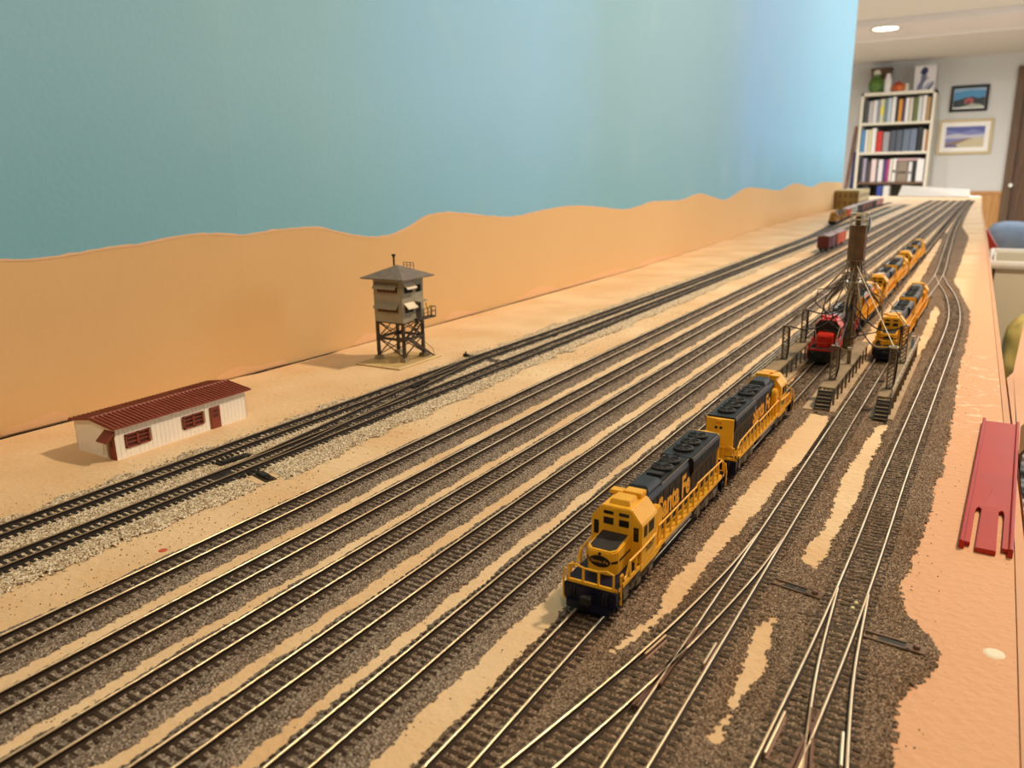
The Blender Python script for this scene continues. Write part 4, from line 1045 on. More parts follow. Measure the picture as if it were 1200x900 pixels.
# ================================================================== YARD TOWER
t = thing('yard_tower', 'grey two-storey yard tower on dark timber legs by the painted wall', 'building', (-389, 478, -3.2))
MB().box(-18, 24, -33, 20, 0, 1.1).build('base_board', M['padtan'], t)
MB().box(22.6, 24, -33, 20, 1.1, 1.5).box(-18, 22.6, -33, -31.8, 1.1, 1.4).build('base_edge', M['padedge'], t)
for x in (-12.5, 12.5):
    for y in (-12, 12):
        MB().hexa([(x-3, y-3, 1), (x+3, y-3, 1), (x+3, y+3, 1), (x-3, y+3, 1), (x-2.2, y-2.2, 4), (x+2.2, y-2.2, 4), (x+2.2, y+2.2, 4), (x-2.2, y+2.2, 4)]).build('footing', M['stone'], t)
        MB().bar((x, y, 3.6), (x, y, 31.5), 2.1).build('leg', M['timber'], t)
br = MB()
for z0, z1 in ((4.5, 18), (18, 31)):
    for s_ in (-12, 12):
        br.bar((-12.5, s_, z0), (12.5, s_, z1), .7).bar((-12.5, s_*1.03, z1), (12.5, s_*1.03, z0), .7)
        br.bar((s_*1.04, -12, z0), (s_*1.04, 12, z1), .7).bar((s_*1.07, -12, z1), (s_*1.07, 12, z0), .7)
br.build('cross_brace', M['timber'], t)
gt = MB()
for s_ in (-1, 1): gt.box(-13.6, 13.6, s_*12.6-.5, s_*12.6+.5, 17, 19).box(s_*13-.5, s_*13+.5, -13, 13, 17, 19)
gt.build('girt', M['timber'], t)
body = MB().box(-13.8, 13.8, -13.2, 13.2, 31, 64.5).build('tower_cabin', M['towergrey'], t, bevel=.2)
MB().box(-13, 13, -12.4, 12.4, 30, 31).build('floor_frame', M['timber'], t)
rfm = MB(); rfm.add([(-20.5, -19.5, 64), (20.5, -19.5, 64), (20.5, 19.5, 64), (-20.5, 19.5, 64), (-20.5, -19.5, 65), (20.5, -19.5, 65), (20.5, 19.5, 65), (-20.5, 19.5, 65), (0, 0, 73.5)], [(3, 2, 1, 0), (0, 1, 5, 4), (1, 2, 6, 5), (2, 3, 7, 6), (3, 0, 4, 7), (4, 5, 8), (5, 6, 8), (6, 7, 8), (7, 4, 8)])
roof = rfm.build('hip_roof', M['towerroof'], t)
MB().cyl((-4.5, 2, 70), (-4.5, 2, 79), .7, n=8).cyl((-4.5, 2, 79), (-4.5, 2, 80), .8, 1.5, 8).cyl((-4.5, 2, 80), (-4.5, 2, 81.2), 1.5, n=8).build('stove_pipe', M['black'], roof)
rr = MB()
for x in (0, 4, 8, 12): rr.bar((x*.8, 8, 69.5-x*.2), (x*.8, 8, 75), .35)
rr.bar((0, 8, 74.6), (9.6, 8, 74.6), .35).bar((0, 8, 72.6), (9.6, 8, 72.6), .3)
rr.build('roof_railing', M['timber'], roof)
for z in (55.0, 40.0):
    f_ = MB().box(-10, 9.5, -13.5, -13.1, z-1.2, z+4).build('window', M['glass'], body)
    lo2 = MB()
    for k in range(8): lo2.box(-9.8+k*2.42, -8.4+k*2.42, -13.8, -13.45, z-1.0, z+2.6)
    lo2.build('blind_slat', M['shutter'], f_)
    MB().hexa([(-11.5, -17.4, z+1.8), (10.5, -17.4, z+1.8), (10.5, -13.2, z+5.6), (-11.5, -13.2, z+5.6), (-11.5, -17.4, z+2.5), (10.5, -17.4, z+2.5), (10.5, -13.2, z+6.4), (-11.5, -13.2, z+6.4)]).build('awning', M['towergrey'], body)
    f_ = MB().box(13.6, 14.0, -10, -.5, z-1.6, z+3.4).build('window', M['glass'], body)
    MB().hexa([(13.7, -11, z+5.4), (18, -11, z+1.6), (18, .8, z+1.6), (13.7, .8, z+5.4), (13.7, -11, z+6.2), (18, -11, z+2.6), (18, .8, z+2.6), (13.7, .8, z+6.2)]).build('awning', M['awning'], body)
MB().box(13.6, 14.0, 4, 10, 53, 58.5).build('window', M['glass'], body)
MB().box(13.6, 14.1, 3.2, 9.2, 33, 45).build('door', M['timber'], body)
MB().box(13.6, 19, 1.5, 11, 45.6, 46.6).build('door_canopy', M['towergrey'], body)
MB().box(13.8, 19.5, .5, 21, 31.6, 32.8).build('balcony', M['timber'], t)
br = MB()
for y in (6, 11, 16, 21): br.bar((19.2, y, 32.6), (19.2, y, 40), .45)
for z in (36.4, 40): br.bar((19.2, 6, z), (19.2, 21, z), .4).bar((14.5, 21, z), (19.2, 21, z), .4)
br.bar((14.5, 21, 32.6), (14.5, 21, 40), .45).build('balcony_rail', M['timber'], t)
tag(MB().tube([(17, 14, 33), (17, 14, 38), (16.4, 12.5, 43.5)], .55, 6).tube([(17, 14, 38), (18.2, 16, 41.5)], .45, 6).build('yellow_rail', M['yellowrail'], t), 'bright yellow rail on the balcony')
sm = MB()
for s_ in (14.4, 18.6): sm.bar((s_, 5, 31.6), (s_, -10, 19), .7, 1.2)
for k in range(8): sm.box(14.4, 18.6, 3.2-k*1.8, 4.4-k*1.8, 30-k*1.5, 30.4-k*1.5)
sm.box(13.6, 19, -14, -9.5, 18.2, 19)
for s_ in (14.4, 18.6): sm.bar((s_, -9.5, 18.6), (s_, 17, 1.2), .7, 1.2)
for k in range(9): sm.box(14.4, 18.6, -8+k*2.8, -6.8+k*2.8, 17.2-k*1.85, 17.6-k*1.85)
sm.tube([(18.6, 5, 37), (18.6, -9, 25), (18.6, -9.5, 19)], .25, 5).tube([(18.6, -6, 23), (18.6, 16, 7), (18.6, 18, 1.2)], .25, 5)
sm.build('stair', M['timber'], t)

# ================================================================== SANDING FACILITY
def slab(label, x0, x1, y0, y1):
    t = thing('platform_slab', label, 'platform', ((x0+x1)/2, (y0+y1)/2, -2.4), group='concrete platform slabs')
    a, b, c, d = -(x1-x0)/2, (x1-x0)/2, -(y1-y0)/2, (y1-y0)/2
    MB().box(a, b, c, d, -.7, 1.0).build('slab', M['concrete'], t, bevel=.2)
    j = MB(); y = c+22
    while y < d-4: j.box(a+.3, b-.3, y-.2, y+.2, .9, 1.03); y += 24
    j.build('joint', M['deck'], t)
slab('concrete slab between the two service tracks, under the central sanding tower', -86.0, -67.5, 477, 645)
slab('concrete slab on the yard side, left of the red diesel', -127, -107.5, 488, 640)
slab('narrow concrete slab beside the outer curving track', -50, -36.5, 477, 662)
def walkway(label, x0, x1, y0, y1, stairs, rail=None, z=9.6, base=-1.4):
    t = thing('service_walkway', label, 'walkway', ((x0+x1)/2, y0, base), group='raised service walkways')
    w2 = (x1-x0)/2; L_ = y1-y0; h = z-base
    MB().box(-w2, w2, 0, L_, h-.9, h).build('deck', M['deck'], t)
    k = 0; y = 2.0
    while y < L_:
        for s_ in (-1, 1): MB().box(s_*(w2-.5)-.55, s_*(w2-.5)+.55, y-.55, y+.55, 0, h-.9).build('leg', M['oldmetal'], t)
        y += 15
    if stairs:
        s1 = MB()
        for s_ in (-1, 1): s1.hexa([(s_*(w2-.3)-.25, -13.5, 0), (s_*(w2-.3)+.25, -13.5, 0), (s_*(w2-.3)+.25, -12, 0), (s_*(w2-.3)-.25, -12, 0), (s_*(w2-.3)-.25, -1.5, h), (s_*(w2-.3)+.25, -1.5, h), (s_*(w2-.3)+.25, 0, h), (s_*(w2-.3)-.25, 0, h)])
        s1.hexa([(-w2+.4, -12.4, 0), (w2-.4, -12.4, 0), (w2-.4, -9, 0), (-w2+.4, -9, 0), (-w2+.4, -2.2, h-1.6), (w2-.4, -2.2, h-1.6), (w2-.4, 0, h-1.6), (-w2+.4, 0, h-1.6)]); so = s1.build('stair_stringer', M['black'], t)
        for k in range(6):
            f_ = (k+.6)/6.4
            MB().box(-w2, w2, -13.6+f_*12.6, -11.9+f_*12.6, f_*h-.4, f_*h).build('stair_tread', M['deck'] if k % 2 else M['oldmetal'], t)
    if rail:
        r_ = MB(); xx = rail*(w2-.2); y = 1.
        while y < L_: r_.bar((xx, y, h), (xx, y, h+4.6), .4); y += 12
        r_.bar((xx, 0, h+4.6), (xx, L_, h+4.6), .5).bar((xx, 0, h+2.4), (xx, L_, h+2.4), .4)
        r_.build('handrail', M['palemetal'], t)
    return t
walkway('walkway with five dark stair treads at its near end, under the central sanding tower', -79.5, -70.5, 490, 640, True)
walkway('walkway with stairs and a pale handrail beside the outer track', -46.5, -38.8, 484, 655, True, rail=1)
walkway('walkway on the yard side of the red diesel', -119, -110, 486, 632, False, rail=-1)
def lattice(label, x, y, z0, h, w=3.4, ring=False, arm=None):
    t = thing('sand_hose_post', label, 'lattice post', (x, y, z0), group='lattice hose posts')
    for sx in (-1, 1):
        for sy in (-1, 1): MB().bar((sx*w/2, sy*w/2, 0), (sx*w/2, sy*w/2, h), .55).build('leg', M['oldmetal'], t)
    b = MB(); k = 0; z = 1.0
    while z < h-1:
        z2 = min(z+2.6, h-.3)
        for s_ in (-1, 1):
            b.bar((-w/2, s_*w/2, z), (w/2, s_*w/2, z2), .32).bar((s_*w/2, -w/2, z), (s_*w/2, w/2, z2), .32)
            b.bar((-w/2, s_*w/2, z), (w/2, s_*w/2, z), .32).bar((s_*w/2, -w/2, z), (s_*w/2, w/2, z), .32)
        z = z2
    b.build('lacing', M['oldmetal'], t)
    MB().box(-w/2-.5, w/2+.5, -w/2-.5, w/2+.5, h-.3, h+.4).build('cap_plate', M['oldmetal'], t)
    MB().box(-w/2-.7, w/2+.7, -w/2-.7, w/2+.7, -.1, .5).build('foot_plate', M['oldmetal'], t)
    if ring:
        MB().tube([(2.4*math.cos(a), 2.4*math.sin(a), h+1) for a in [2*math.pi*k/14 for k in range(14)]], .42, 6, closed=True).build('hose_ring', M['palemetal'], t)
    if arm: MB().tube(arm, .55, 6).build('filler_hose', M['hose'], t)
    return t
WZ = 9.6
lattice('lattice post with black hose on the yard-side walkway, nearest one', -114.5, 556, WZ, 23, arm=[(0, 0, 23.4), (2.6, -1.5, 22), (2.8, -2, 8), (2.0, -2.5, 1)])
lattice('lattice post farther along the yard-side walkway, left of the red diesel', -114.5, 618, WZ, 25, arm=[(0, 0, 25.4), (2.6, -1, 24), (2.6, -1.6, 10), (2.2, -2, 3)])
lattice('lattice post between the red diesel and the central sanding tower', -75.5, 512, WZ, 21, arm=[(0, 0, 21.4), (2.8, 0, 20), (3, -.5, 8), (2, -1, 2)])
lattice('lattice post with a pale ring on top, at the near end of the right walkway', -42.5, 505, WZ, 24, ring=True, arm=[(0, 0, 24.4), (2.8, 0, 22), (2.6, -.5, 9), (2, -1, 2)])
lattice('lattice post farther along the right walkway, beside the yellow diesel', -42.5, 578, WZ, 25, arm=[(0, 0, 25.4), (-2.6, 0, 24), (-2.8, -1, 10), (-2, -2, 4)])
for lab, x, y, hh in (('small fuel pump post beside the tower on the middle walkway', -73.5, 560, 9), ('small bluish fuel pump at the far end of the right walkway', -41, 630, 7)):
    t = thing('fuel_pump', lab, 'fuel pump', (x, y, WZ), group='fuel pumps')
    MB().box(-1.2, 1.2, -1, 1, 0, hh).build('pump_body', M['oldmetal'] if x < -60 else M['bluegrey'], t, bevel=.2)
    MB().cyl((0, 0, hh), (0, 0, hh+1.6), .8, 1.1, 10).cyl((0, 0, hh+1.6), (0, 0, hh+2), 1.6, n=10).build('pump_head', M['palemetal'], t)
# central tower
tx, ty = -81.0, 604.0
t = thing('sanding_tower', 'tall rusty sanding tower with a tank on top between the service tracks', 'sanding tower', (tx, ty, -1.4))
b0 = 1.4
MB().box(-3.4, 3.4, -3.4, 3.4, 11, 12).box(-2.8, 2.8, -2.8, 2.8, 0, 11).build('plinth', M['concrete'], t)
MB().cyl((0, 0, 11), (0, 0, 74), 2.7, 2.4, 14).build('column', M['oldmetal'], t, smooth=35)
pp = MB()
for a in (.3, 1.9, 3.6, 5.2):
    x, y = 3.1*math.cos(a), 3.1*math.sin(a); pp.cyl((x, y, 0), (x, y, 62), .6, n=8)
pp.build('feed_pipe', M['oldmetal'], t, smooth=35)
bd = MB()
for z in (14, 20, 31, 41, 49): bd.cyl((0, 0, z), (0, 0, z+.9), 3.9, n=14)
bd.build('pipe_band', M['oldmetal'], t)
MB().lathe([(0.01, 68), (3.4, 68), (3.6, 73.5), (5.6, 75), (5.7, 99.5), (0.01, 99.5)], n=22).build('sand_tank', M['brownmetal'], t, smooth=35)
se = MB()
for k in range(11):
    a = 2*math.pi*k/11; se.bar((5.7*math.cos(a), 5.7*math.sin(a), 75), (5.7*math.cos(a), 5.7*math.sin(a), 99), .35)
for z in (75.2, 99): se.tube([(5.75*math.cos(a), 5.75*math.sin(a), z) for a in [2*math.pi*k/20 for k in range(20)]], .4, 6, closed=True)
se.build('tank_rib', M['brownmetal'], t)
cg = MB()
for z in (103.5, 107.5): cg.tube([(5.8*math.cos(a), 5.8*math.sin(a), z) for a in [2*math.pi*k/20 for k in range(20)]], .4, 6, closed=True)
for k in range(10):
    a = 2*math.pi*k/10; cg.bar((5.8*math.cos(a), 5.8*math.sin(a), 99), (5.8*math.cos(a), 5.8*math.sin(a), 107.5), .4)
cg.build('top_railing', M['palemetal'], t)
MB().box(-2, 1.6, -2, 1.6, 99.5, 105.5).build('top_hopper', M['brownmetal'], t, bevel=.3)
MB().lathe([(2.6, 105.5), (2.7, 106.8), (.01, 107.4)], n=12).build('top_vent', M['palemetal'], t)
tag(MB().box(5.4, 7.0, 1.0, 5.5, 95, 105).build('hatch_panel', M['bluegrey'], t, bevel=.3), 'blue-grey panel on the side of the tank')
MB().lathe([(2.4, 59.5), (8.0, 59.5), (8.0, 60.6), (2.4, 60.6)], n=24).build('ring_platform', M['palemetal'], t)
rp = MB()
for k in range(8):
    a = 2*math.pi*k/8+.2; c_, s_ = math.cos(a), math.sin(a)
    rp.bar((7.8*c_, 7.8*s_, 60), (5.0*c_, 5.0*s_, 75), .5).bar((7.8*c_, 7.8*s_, 60), (7.8*c_, 7.8*s_, 66), .45).bar((7.8*c_, 7.8*s_, 59.8), (2.6*c_, 2.6*s_, 50), .5)
rp.tube([(7.8*math.cos(a), 7.8*math.sin(a), 66) for a in [2*math.pi*k/20 for k in range(20)]], .35, 6, closed=True)
rp.tube([(7.8*math.cos(a), 7.8*math.sin(a), 63) for a in [2*math.pi*k/20 for k in range(20)]], .3, 6, closed=True)
rp.build('platform_railing', M['oldmetal'], t)
# lattice booms that reach out from the ring towards each post, and the hoses that hang from them
def boom(target, z1, droop):
    ex, ey = target[0]-tx, target[1]-ty; L_ = math.hypot(ex, ey); ux, uy = ex/L_, ey/L_; nx, ny = -uy, ux
    r0, r1 = 7.5, min(L_*.55, 26)
    b = MB(); P0 = [(ux*r0+nx*k, uy*r0+ny*k, zz) for k, zz in ((-1.6, 60), (1.6, 60), (0, 64))]; e = (ux*r1, uy*r1, z1)
    for p in P0: b.bar(p, e, .45)
    for i in range(1, 6):
        f_ = i/6.; q = [tuple(p[j]+(e[j]-p[j])*f_ for j in range(3)) for p in P0]; q2 = [tuple(p[j]+(e[j]-p[j])*(f_-1/6.) for j in range(3)) for p in P0]
        for m in range(3): b.bar(q[m], q[(m+1) % 3], .3).bar(q2[m], q[(m+1) % 3], .3)
    bo = b.build('boom', M['oldmetal'], t)
    pts = []
    for i in range(17):
        f_ = i/16.; x = ux*(3+(L_-3)*f_); y = uy*(3+(L_-3)*f_); z = 44+(target[2]+1.4-44)*f_-droop*math.sin(math.pi*f_)
        pts.append((x, y, z))
    MB().tube(pts, .5, 6).build('sand_hose', M['hose'], t)
    MB().tube([e, (e[0]+ux*1.5, e[1]+uy*1.5, z1-8), (e[0]-ux*2, e[1]-uy*2, z1-18), (ux*6, uy*6, z1-24)], .42, 6).build('drop_hose', M['hose'], t)
    MB().bar((ux*5, uy*5, 72), (ex, ey, target[2]+1.6), .42).build('stay_rod', M['palemetal' if droop == 12 else 'oldmetal'], t)
for tg, z1, dr in (((-114.5, 556, 33), 46, 9), ((-114.5, 618, 35), 48, 5), ((-75.5, 512, 31), 46, 7), ((-42.5, 505, 34.5), 44, 12), ((-42.5, 578, 35), 46, 10)): boom(tg, z1, dr)
ex_ = MB()
for k, (a, r_, z_) in enumerate(((2.7, 17, 38), (3.3, 23, 44), (3.9, 14, 33), (.2, 18, 40), (5.4, 20, 36), (4.6, 13, 30), (1.2, 15, 42))):
    c_, s_ = math.cos(a), math.sin(a)
    ex_.tube([(8*c_, 8*s_, 56), (r_*c_, r_*s_, z_+10), (r_*c_*1.05, r_*s_*1.05, z_), (r_*.6*c_, r_*.6*s_, z_-8), (3*c_, 3*s_, z_-4)], .4, 6)
ex_.build('loop_hose', M['hose'], t)

# ================================================================== RE-RAILING RAMP
ra = [G(1127, 632, 0), G(1185, 642, 0), G(1197, 495, 0), G(1150, 490, 0)]
cx, cy = sum(p[0] for p in ra)/4, sum(p[1] for p in ra)/4
ang = -math.atan2((ra[3][0]+ra[2][0]-ra[0][0]-ra[1][0])/2, (ra[3][1]+ra[2][1]-ra[0][1]-ra[1][1])/2)
Lr = math.hypot(ra[3][0]-ra[0][0], ra[3][1]-ra[0][1]); Wr = 17.5; h2, w2 = Lr/2, Wr/2
t = thing('rerailing_ramp', 'red plastic re-railing ramp lying on the bare table edge', 're-railing ramp', (cx, cy, -3.2), ang)
MB().prism([(-w2+.6, -h2+1), (-5.2, -h2+1), (-5.2, -h2+34), (-4.9, -h2+38), (-4.1, -h2+40), (-3.3, -h2+38), (3.3, -h2+38), (4.1, -h2+40), (4.9, -h2+38), (5.2, -h2+34), (5.2, -h2+1), (w2-.6, -h2+1), (w2-.6, h2), (-w2+.6, h2)], 'z', .4, 2.0).build('deck', M['rerail'], t, bevel=.15)
for s_ in (-1, 1):
    MB().prism([(s_*w2, 0), (s_*w2, 3.2), (s_*(w2-.4), 3.6), (s_*(w2-1.1), 3.6), (s_*(w2-1.5), 3.0), (s_*(w2-1.9), 0)], 'y', -h2-2, h2).build('side_rail', M['rerail'], t, bevel=.12)
MB().hexa([(-3.4, -h2-3, 0), (3.4, -h2-3, 0), (3.0, -h2+40, .6), (-3.0, -h2+40, .6), (-3.4, -h2-3, 2.0), (3.4, -h2-3, 2.0), (3.0, -h2+40, 2.9), (-3.0, -h2+40, 2.9)]).build('tongue', M['rerail'], t, bevel=.3)
MB().add([(-3.0, -h2+38, 1.8), (3.0, -h2+38, 1.8), (0, -h2+66, 1.8), (-2.6, -h2+39, 2.9), (2.6, -h2+39, 2.9), (0, -h2+64, 2.15)], [(2, 1, 0), (3, 4, 5), (0, 1, 4, 3), (1, 2, 5, 4), (2, 0, 3, 5)]).build('guide_wedge', M['rerail'], t)

# ================================================================== FREIGHT CARS
def boxcar(label, loc, rotz, m, group, L=84.0, H=27.5, first=[None]):
    key = (L, H)
    if first[0] is None: first[0] = {}
    if key in first[0]:
        return dup(first[0][key], loc, rotz, label, group, {first[0][str(key)]: m})
    t = thing('boxcar', label, 'freight car', loc, rotz, group)
    h = L/2
    b = MB().box(-9.3, 9.3, -h, h, 6.2, H-2).build('body', M[m], t, bevel=.2)
    rb = MB(); y = -h+4
    while y < h-2:
        if abs(y) > 9:
            for s_ in (-1, 1): rb.box(min(s_*9.2, s_*9.6), max(s_*9.2, s_*9.6), y-.35, y+.35, 6.4, H-2.2)
        y += 5
    for s_ in (-1, 1):
        for z in range(8, int(H-3), 2): rb.box(-8.5, 8.5, min(s_*h, s_*(h+.35)), max(s_*h, s_*(h+.35)), z, z+.6)
    rb.build('side_rib', M[m], t)
    MB().prism([(-9.7, H-2), (9.7, H-2), (9.7, H-1.3), (0, H), (-9.7, H-1.3)], 'y', -h-.4, h+.4).build('roof', M['carroof'], t)
    MB().box(-1.6, 1.6, -h, h, H, H+.5).build('running_board', M['carroof'], t)
    for s_ in (-1, 1): MB().box(min(s_*9.3, s_*9.9), max(s_*9.3, s_*9.9), -8, 8, 6.6, H-2.6).build('sliding_door', M[m], t)
    MB().box(-7, 7, -h+2, h-2, 5, 6.2).build('underframe', M['black'], t)
    for yc in (-h+14, h-14):
        k = MB()
        for s_ in (-1, 1): k.box(s_*6.6-.5, s_*6.6+.5, yc-8, yc+8, 2.4, 4.8)
        k.box(-6.6, 6.6, yc-1.5, yc+1.5, 3, 5)
        ko = k.build('truck', M['black'], t)
        for q_ in (-5, 5):
            w_ = MB()
            for s_ in (-1, 1): w_.cyl((s_*4, yc+q_, 2.7), (s_*5.8, yc+q_, 2.7), 2.7, n=14)
            w_.build('wheel_set', M['black'], ko)
    for s_ in (-1, 1): MB().box(-1.3, 1.3, min(s_*h, s_*(h+4.5)), max(s_*h, s_*(h+4.5)), 4.8, 6.4).build('coupler', M['black'], t)
    first[0][key] = t; first[0][str(key)] = M[m].name
    return t
boxcar('dark red boxcar nearest the camera, left of the sanding tower tank', (-246, 1475, 0), 0, 'boxred', 'boxcars on the first yard track')
boxcar('orange-red boxcar coupled behind the dark red one, half hidden by the sanding tower', (-246, 1568, 0), 0, 'boxorange', 'boxcars on the first yard track')
def s0(Y): return float(np.interp(Y, [1560, 1800, 2150, 2650, 3100, 3650], [-326, -333, -352, -378, -384, -378]))
def s0a(Y): return -math.atan2(s0(Y+40)-s0(Y-40), 80)
gf = 'cars on the far siding by the tan warehouse'
for Y, rot, lab in ((2150, 0, 'black and yellow diesel at the near end of the far siding'), (2412, math.pi, 'yellow and black diesel coupled second on the far siding')):
    r_ = dup(L1, (s0(Y), Y, 0), rot+s0a(Y), lab, gf, {'locomotive_navy': 'black', 'gold_lettering': 'black', 'locomotive_yellow': 'darkyellow', 'roof_slate': 'black'})
    strip_names(r_)
for i, (m, lab) in enumerate((('boxorange', 'orange boxcar behind the diesels on the far siding'), ('boxgrey', 'pale grey boxcar on the far siding next to the orange one'), ('boxgrey', 'pale grey boxcar in front of the tan warehouse'), ('black', 'dark boxcar right behind the grey ones on the far siding'), ('boxbrown', 'first of three brown boxcars on the far siding'), ('boxbrown', 'middle one of three brown boxcars on the far siding'), ('boxbrown', 'last of three brown boxcars on the far siding'), ('black', 'black boxcar between the brown and the dusty pink ones'), ('boxpink', 'dusty pink boxcar near the far end of the siding'), ('boxpink', 'dusty pink boxcar last on the far siding'))):
    Y = 2470+i*93
    boxcar(lab, (s0(Y), Y, 0), s0a(Y), m, gf)

# warehouse at the far end of the mural
t = thing('warehouse', 'tan warehouse with small windows at the far end of the painted wall', 'building', (-453, 3180, -3.2))
MB().box(-40, 34, -130, 130, 0, 62).build('wall_block', M['warehouse'], t)
MB().box(34, 34.8, -129.5, 129.5, 0, 62).build('track_side', M['warehouse_side'], t)
MB().box(-41, 36, -131, 131, 62, 65).build('roof', M['warehouse_side'], t)
for x in (-27, -9, 9, 25):
    for z in (14, 40): MB().box(x-4, x+4, -130.8, -129, z, z+13).build('window', M['shutter'], t)
for y in range(-110, 120, 36):
    for z in (14, 40): MB().box(34.2, 35.4, y, y+14, z, z+13).build('window', M['shutter'], t)

# foam board across the end of the table
q0, q1 = G(1052, 230.5), G(1137, 231.5)
bx, by = (q0[0]+q1[0])/2, (q0[1]+q1[1])/2; bl = math.hypot(q1[0]-q0[0], q1[1]-q0[1])/2
t = thing('foam_board', 'long white foam board lying across the far end of the table', 'board', (bx, by-10, -3.2), math.atan2(q1[1]-q0[1], q1[0]-q0[0]))
MB().hexa([(-bl, 0, 0), (bl, 0, 0), (bl, 5, 0), (-bl, 5, 0), (-bl-18, 75, 52), (bl-40, 75, 36), (bl-40, 80, 36), (-bl-18, 80, 52)]).build('raised_sheet', M['whiteboard'], t)
MB().hexa([(-bl, 0, 0), (bl, 0, 0), (bl, 120, 0), (-bl, 120, 0), (-bl, 0, 5), (bl, 0, 5), (bl, 120, 5), (-bl, 120, 5)]).build('flat_sheet', M['whiteboard'], t)

# ================================================================== THINGS BEYOND THE TABLE EDGE
t = thing('low_table', 'low wooden side table below the gap at the right, mostly hidden', 'table', (330, 2350, -330))
MB().box(-310, 500, -1150, 800, -30, 0).build('table_top', M['oak'], t)
for x in (-270, 460):
    for y in (-1110, 760): MB().box(x-25, x+25, y-25, y+25, FZ+330, -30).build('leg', M['oak'], t)
# cream plastic bin
p0, p1 = PY(1160, 311, 2000), PY(1200, 310, 2000)
bz = (p0[1]+p1[1])/2; bx0 = edge_x(2000)+20
t = thing('storage_bin', 'cream plastic bin with a rolled rim, seen past the table edge', 'bin', (bx0, 2000, -330))
bh = bz+330
def wallq(x0, x1, y0, y1): return MB().hexa([(x0+8, y0+8, 0), (x1-8, y0+8, 0), (x1-8, y1-8, 0), (x0+8, y1-8, 0), (x0, y0, bh), (x1, y0, bh), (x1, y1, bh), (x0, y1, bh)])
bm_ = MB()
W_, D_ = 330, 300
for (a, b, c, d) in ((0, W_, 0, 5), (0, W_, D_-5, D_), (0, 5, 0, D_), (W_-5, W_, 0, D_)): bm_.box(a, b, c, d, 0, bh)
bm_.box(0, W_, 0, D_, 0, 5); bm_.build('bin_body', M['shelfcream'], t)
MB().tube([(-5, -5, bh), (W_+5, -5, bh), (W_+5, D_+5, bh), (-5, D_+5, bh)], 9, 8, closed=True).build('rim', M['whiteboard'], t)
# soft things: built as lumpy bodies
def lump(name, m, parent, sx, sy, sz, seed, loc=(0, 0, 0), amp=.12, power=2.6):
    me = bpy.data.meshes.new(name); bm = bmesh.new(); bmesh.ops.create_icosphere(bm, subdivisions=4, radius=1)
    for v in bm.verts:
        c = v.co.copy(); k = (abs(c.x)**power+abs(c.y)**power+abs(c.z)**power)**(-1/power)
        n = mnoise.noise(c*2.2+Vector((seed, 0, 0)))*amp+mnoise.noise(c*5+Vector((0, seed, 0)))*amp*.4
        c = c*k*(1+n); v.co = Vector((c.x*sx, c.y*sy, (c.z+1)*sz))*S
    bm.to_mesh(me); bm.free(); me.materials.append(m); me.polygons.foreach_set('use_smooth', [True]*len(me.polygons))
    o = bpy.data.objects.new(name, me); C.objects.link(o); o.parent = parent; o.location = (loc[0]*S, loc[1]*S, loc[2]*S); return o
M['bluecloth'] = mat('blue_grey_cloth', (150, 168, 194), .9, rgb2=(124, 146, 178), scale=18, bump=.5, bscale=60)
M['yellowcloth'] = mat('yellow_plastic', (244, 230, 150), .5, rgb2=(226, 208, 124), scale=14, bump=.4, bscale=30)
M['redplastic'] = mat('red_card', (180, 52, 34), .5)
M['creamcloth'] = mat('cream_cloth', (214, 206, 178), .9, rgb2=(196, 186, 154), scale=20, bump=.4, bscale=50)
pa = PY(1172, 395, 1840)
t = thing('yellow_bag', 'yellow plastic bag below the table edge in front of the cream bin', 'bag', (pa[0]+58, 1850, -326))
bagz = PY(1190, 332, 1840)[1]+330
lump('bag_body', M['yellowcloth'], t, 56, 74, bagz*.36, 3.1, amp=.16)
lump('bag_neck', M['yellowcloth'], t, 30, 34, bagz*.24, 5.2, loc=(14, 20, bagz*.5), amp=.2)
MB().tube([(4, 20, bagz*.9), (8, 20, bagz*1.02), (34, 20, bagz*1.02), (38, 20, bagz*.9)], 5, 8).build('bag_handle', M['bluecloth'], t)
bl0 = edge_x(2500)+14
pa = PY(1180, 260, 2680)
t = thing('blue_bag', 'blue-grey cloth bag slumped behind the cream bin', 'bag', (bl0+150, 2680, -325))
lump('bag_body', M['bluecloth'], t, 160, 110, (pa[1]+330)/2/1.03, 7.7, amp=.04, power=8)
MB().tube([(-60, -90, (pa[1]+330)*.45), (-20, -125, (pa[1]+330)*.62), (60, -125, (pa[1]+330)*.8), (110, -90, (pa[1]+330)*.9)], 9, 8).build('bag_handle', M['creamcloth'], t)
xl = edge_x(2430)+6; pt = PY(1158, 268, 2460); pb_ = PY(1172, 296, 2460)
t = thing('red_box', 'bright red slanted box leaning beside the blue-grey bag', 'box', (xl, 2440, -330))
zt_, zb_ = pt[1]+330, pb_[1]+330; xr = pb_[0]-xl; xt = max(4, pt[0]-xl)
MB().hexa([(0, 0, 0), (xr, 0, 0), (xr, 60, 0), (0, 60, 0), (0, 0, zb_-14), (xr, 0, zb_), (xr, 60, zb_), (0, 60, zb_-14)]).build('box_body', M['redplastic'], t, bevel=2)
MB().hexa([(0, 0, zb_-13), (xr, 0, zb_+1), (xr, 60, zb_+1), (0, 60, zb_-13), (0, 0, zt_), (xt, 0, zt_-4), (xt, 60, zt_-4), (0, 60, zt_)]).build('lid', M['redplastic'], t, bevel=1.5)
pa = PY(1190, 296, 2330)
t = thing('cream_cloth', 'cream cloth bundled on top behind the rim of the bin', 'cloth', (pa[0]+70, 2370, -330))
lump('folded_cloth', M['creamcloth'], t, 70, 36, (pa[1]+345)/2, 12.3, amp=.13)
g_ = G(1214, 575, -330)
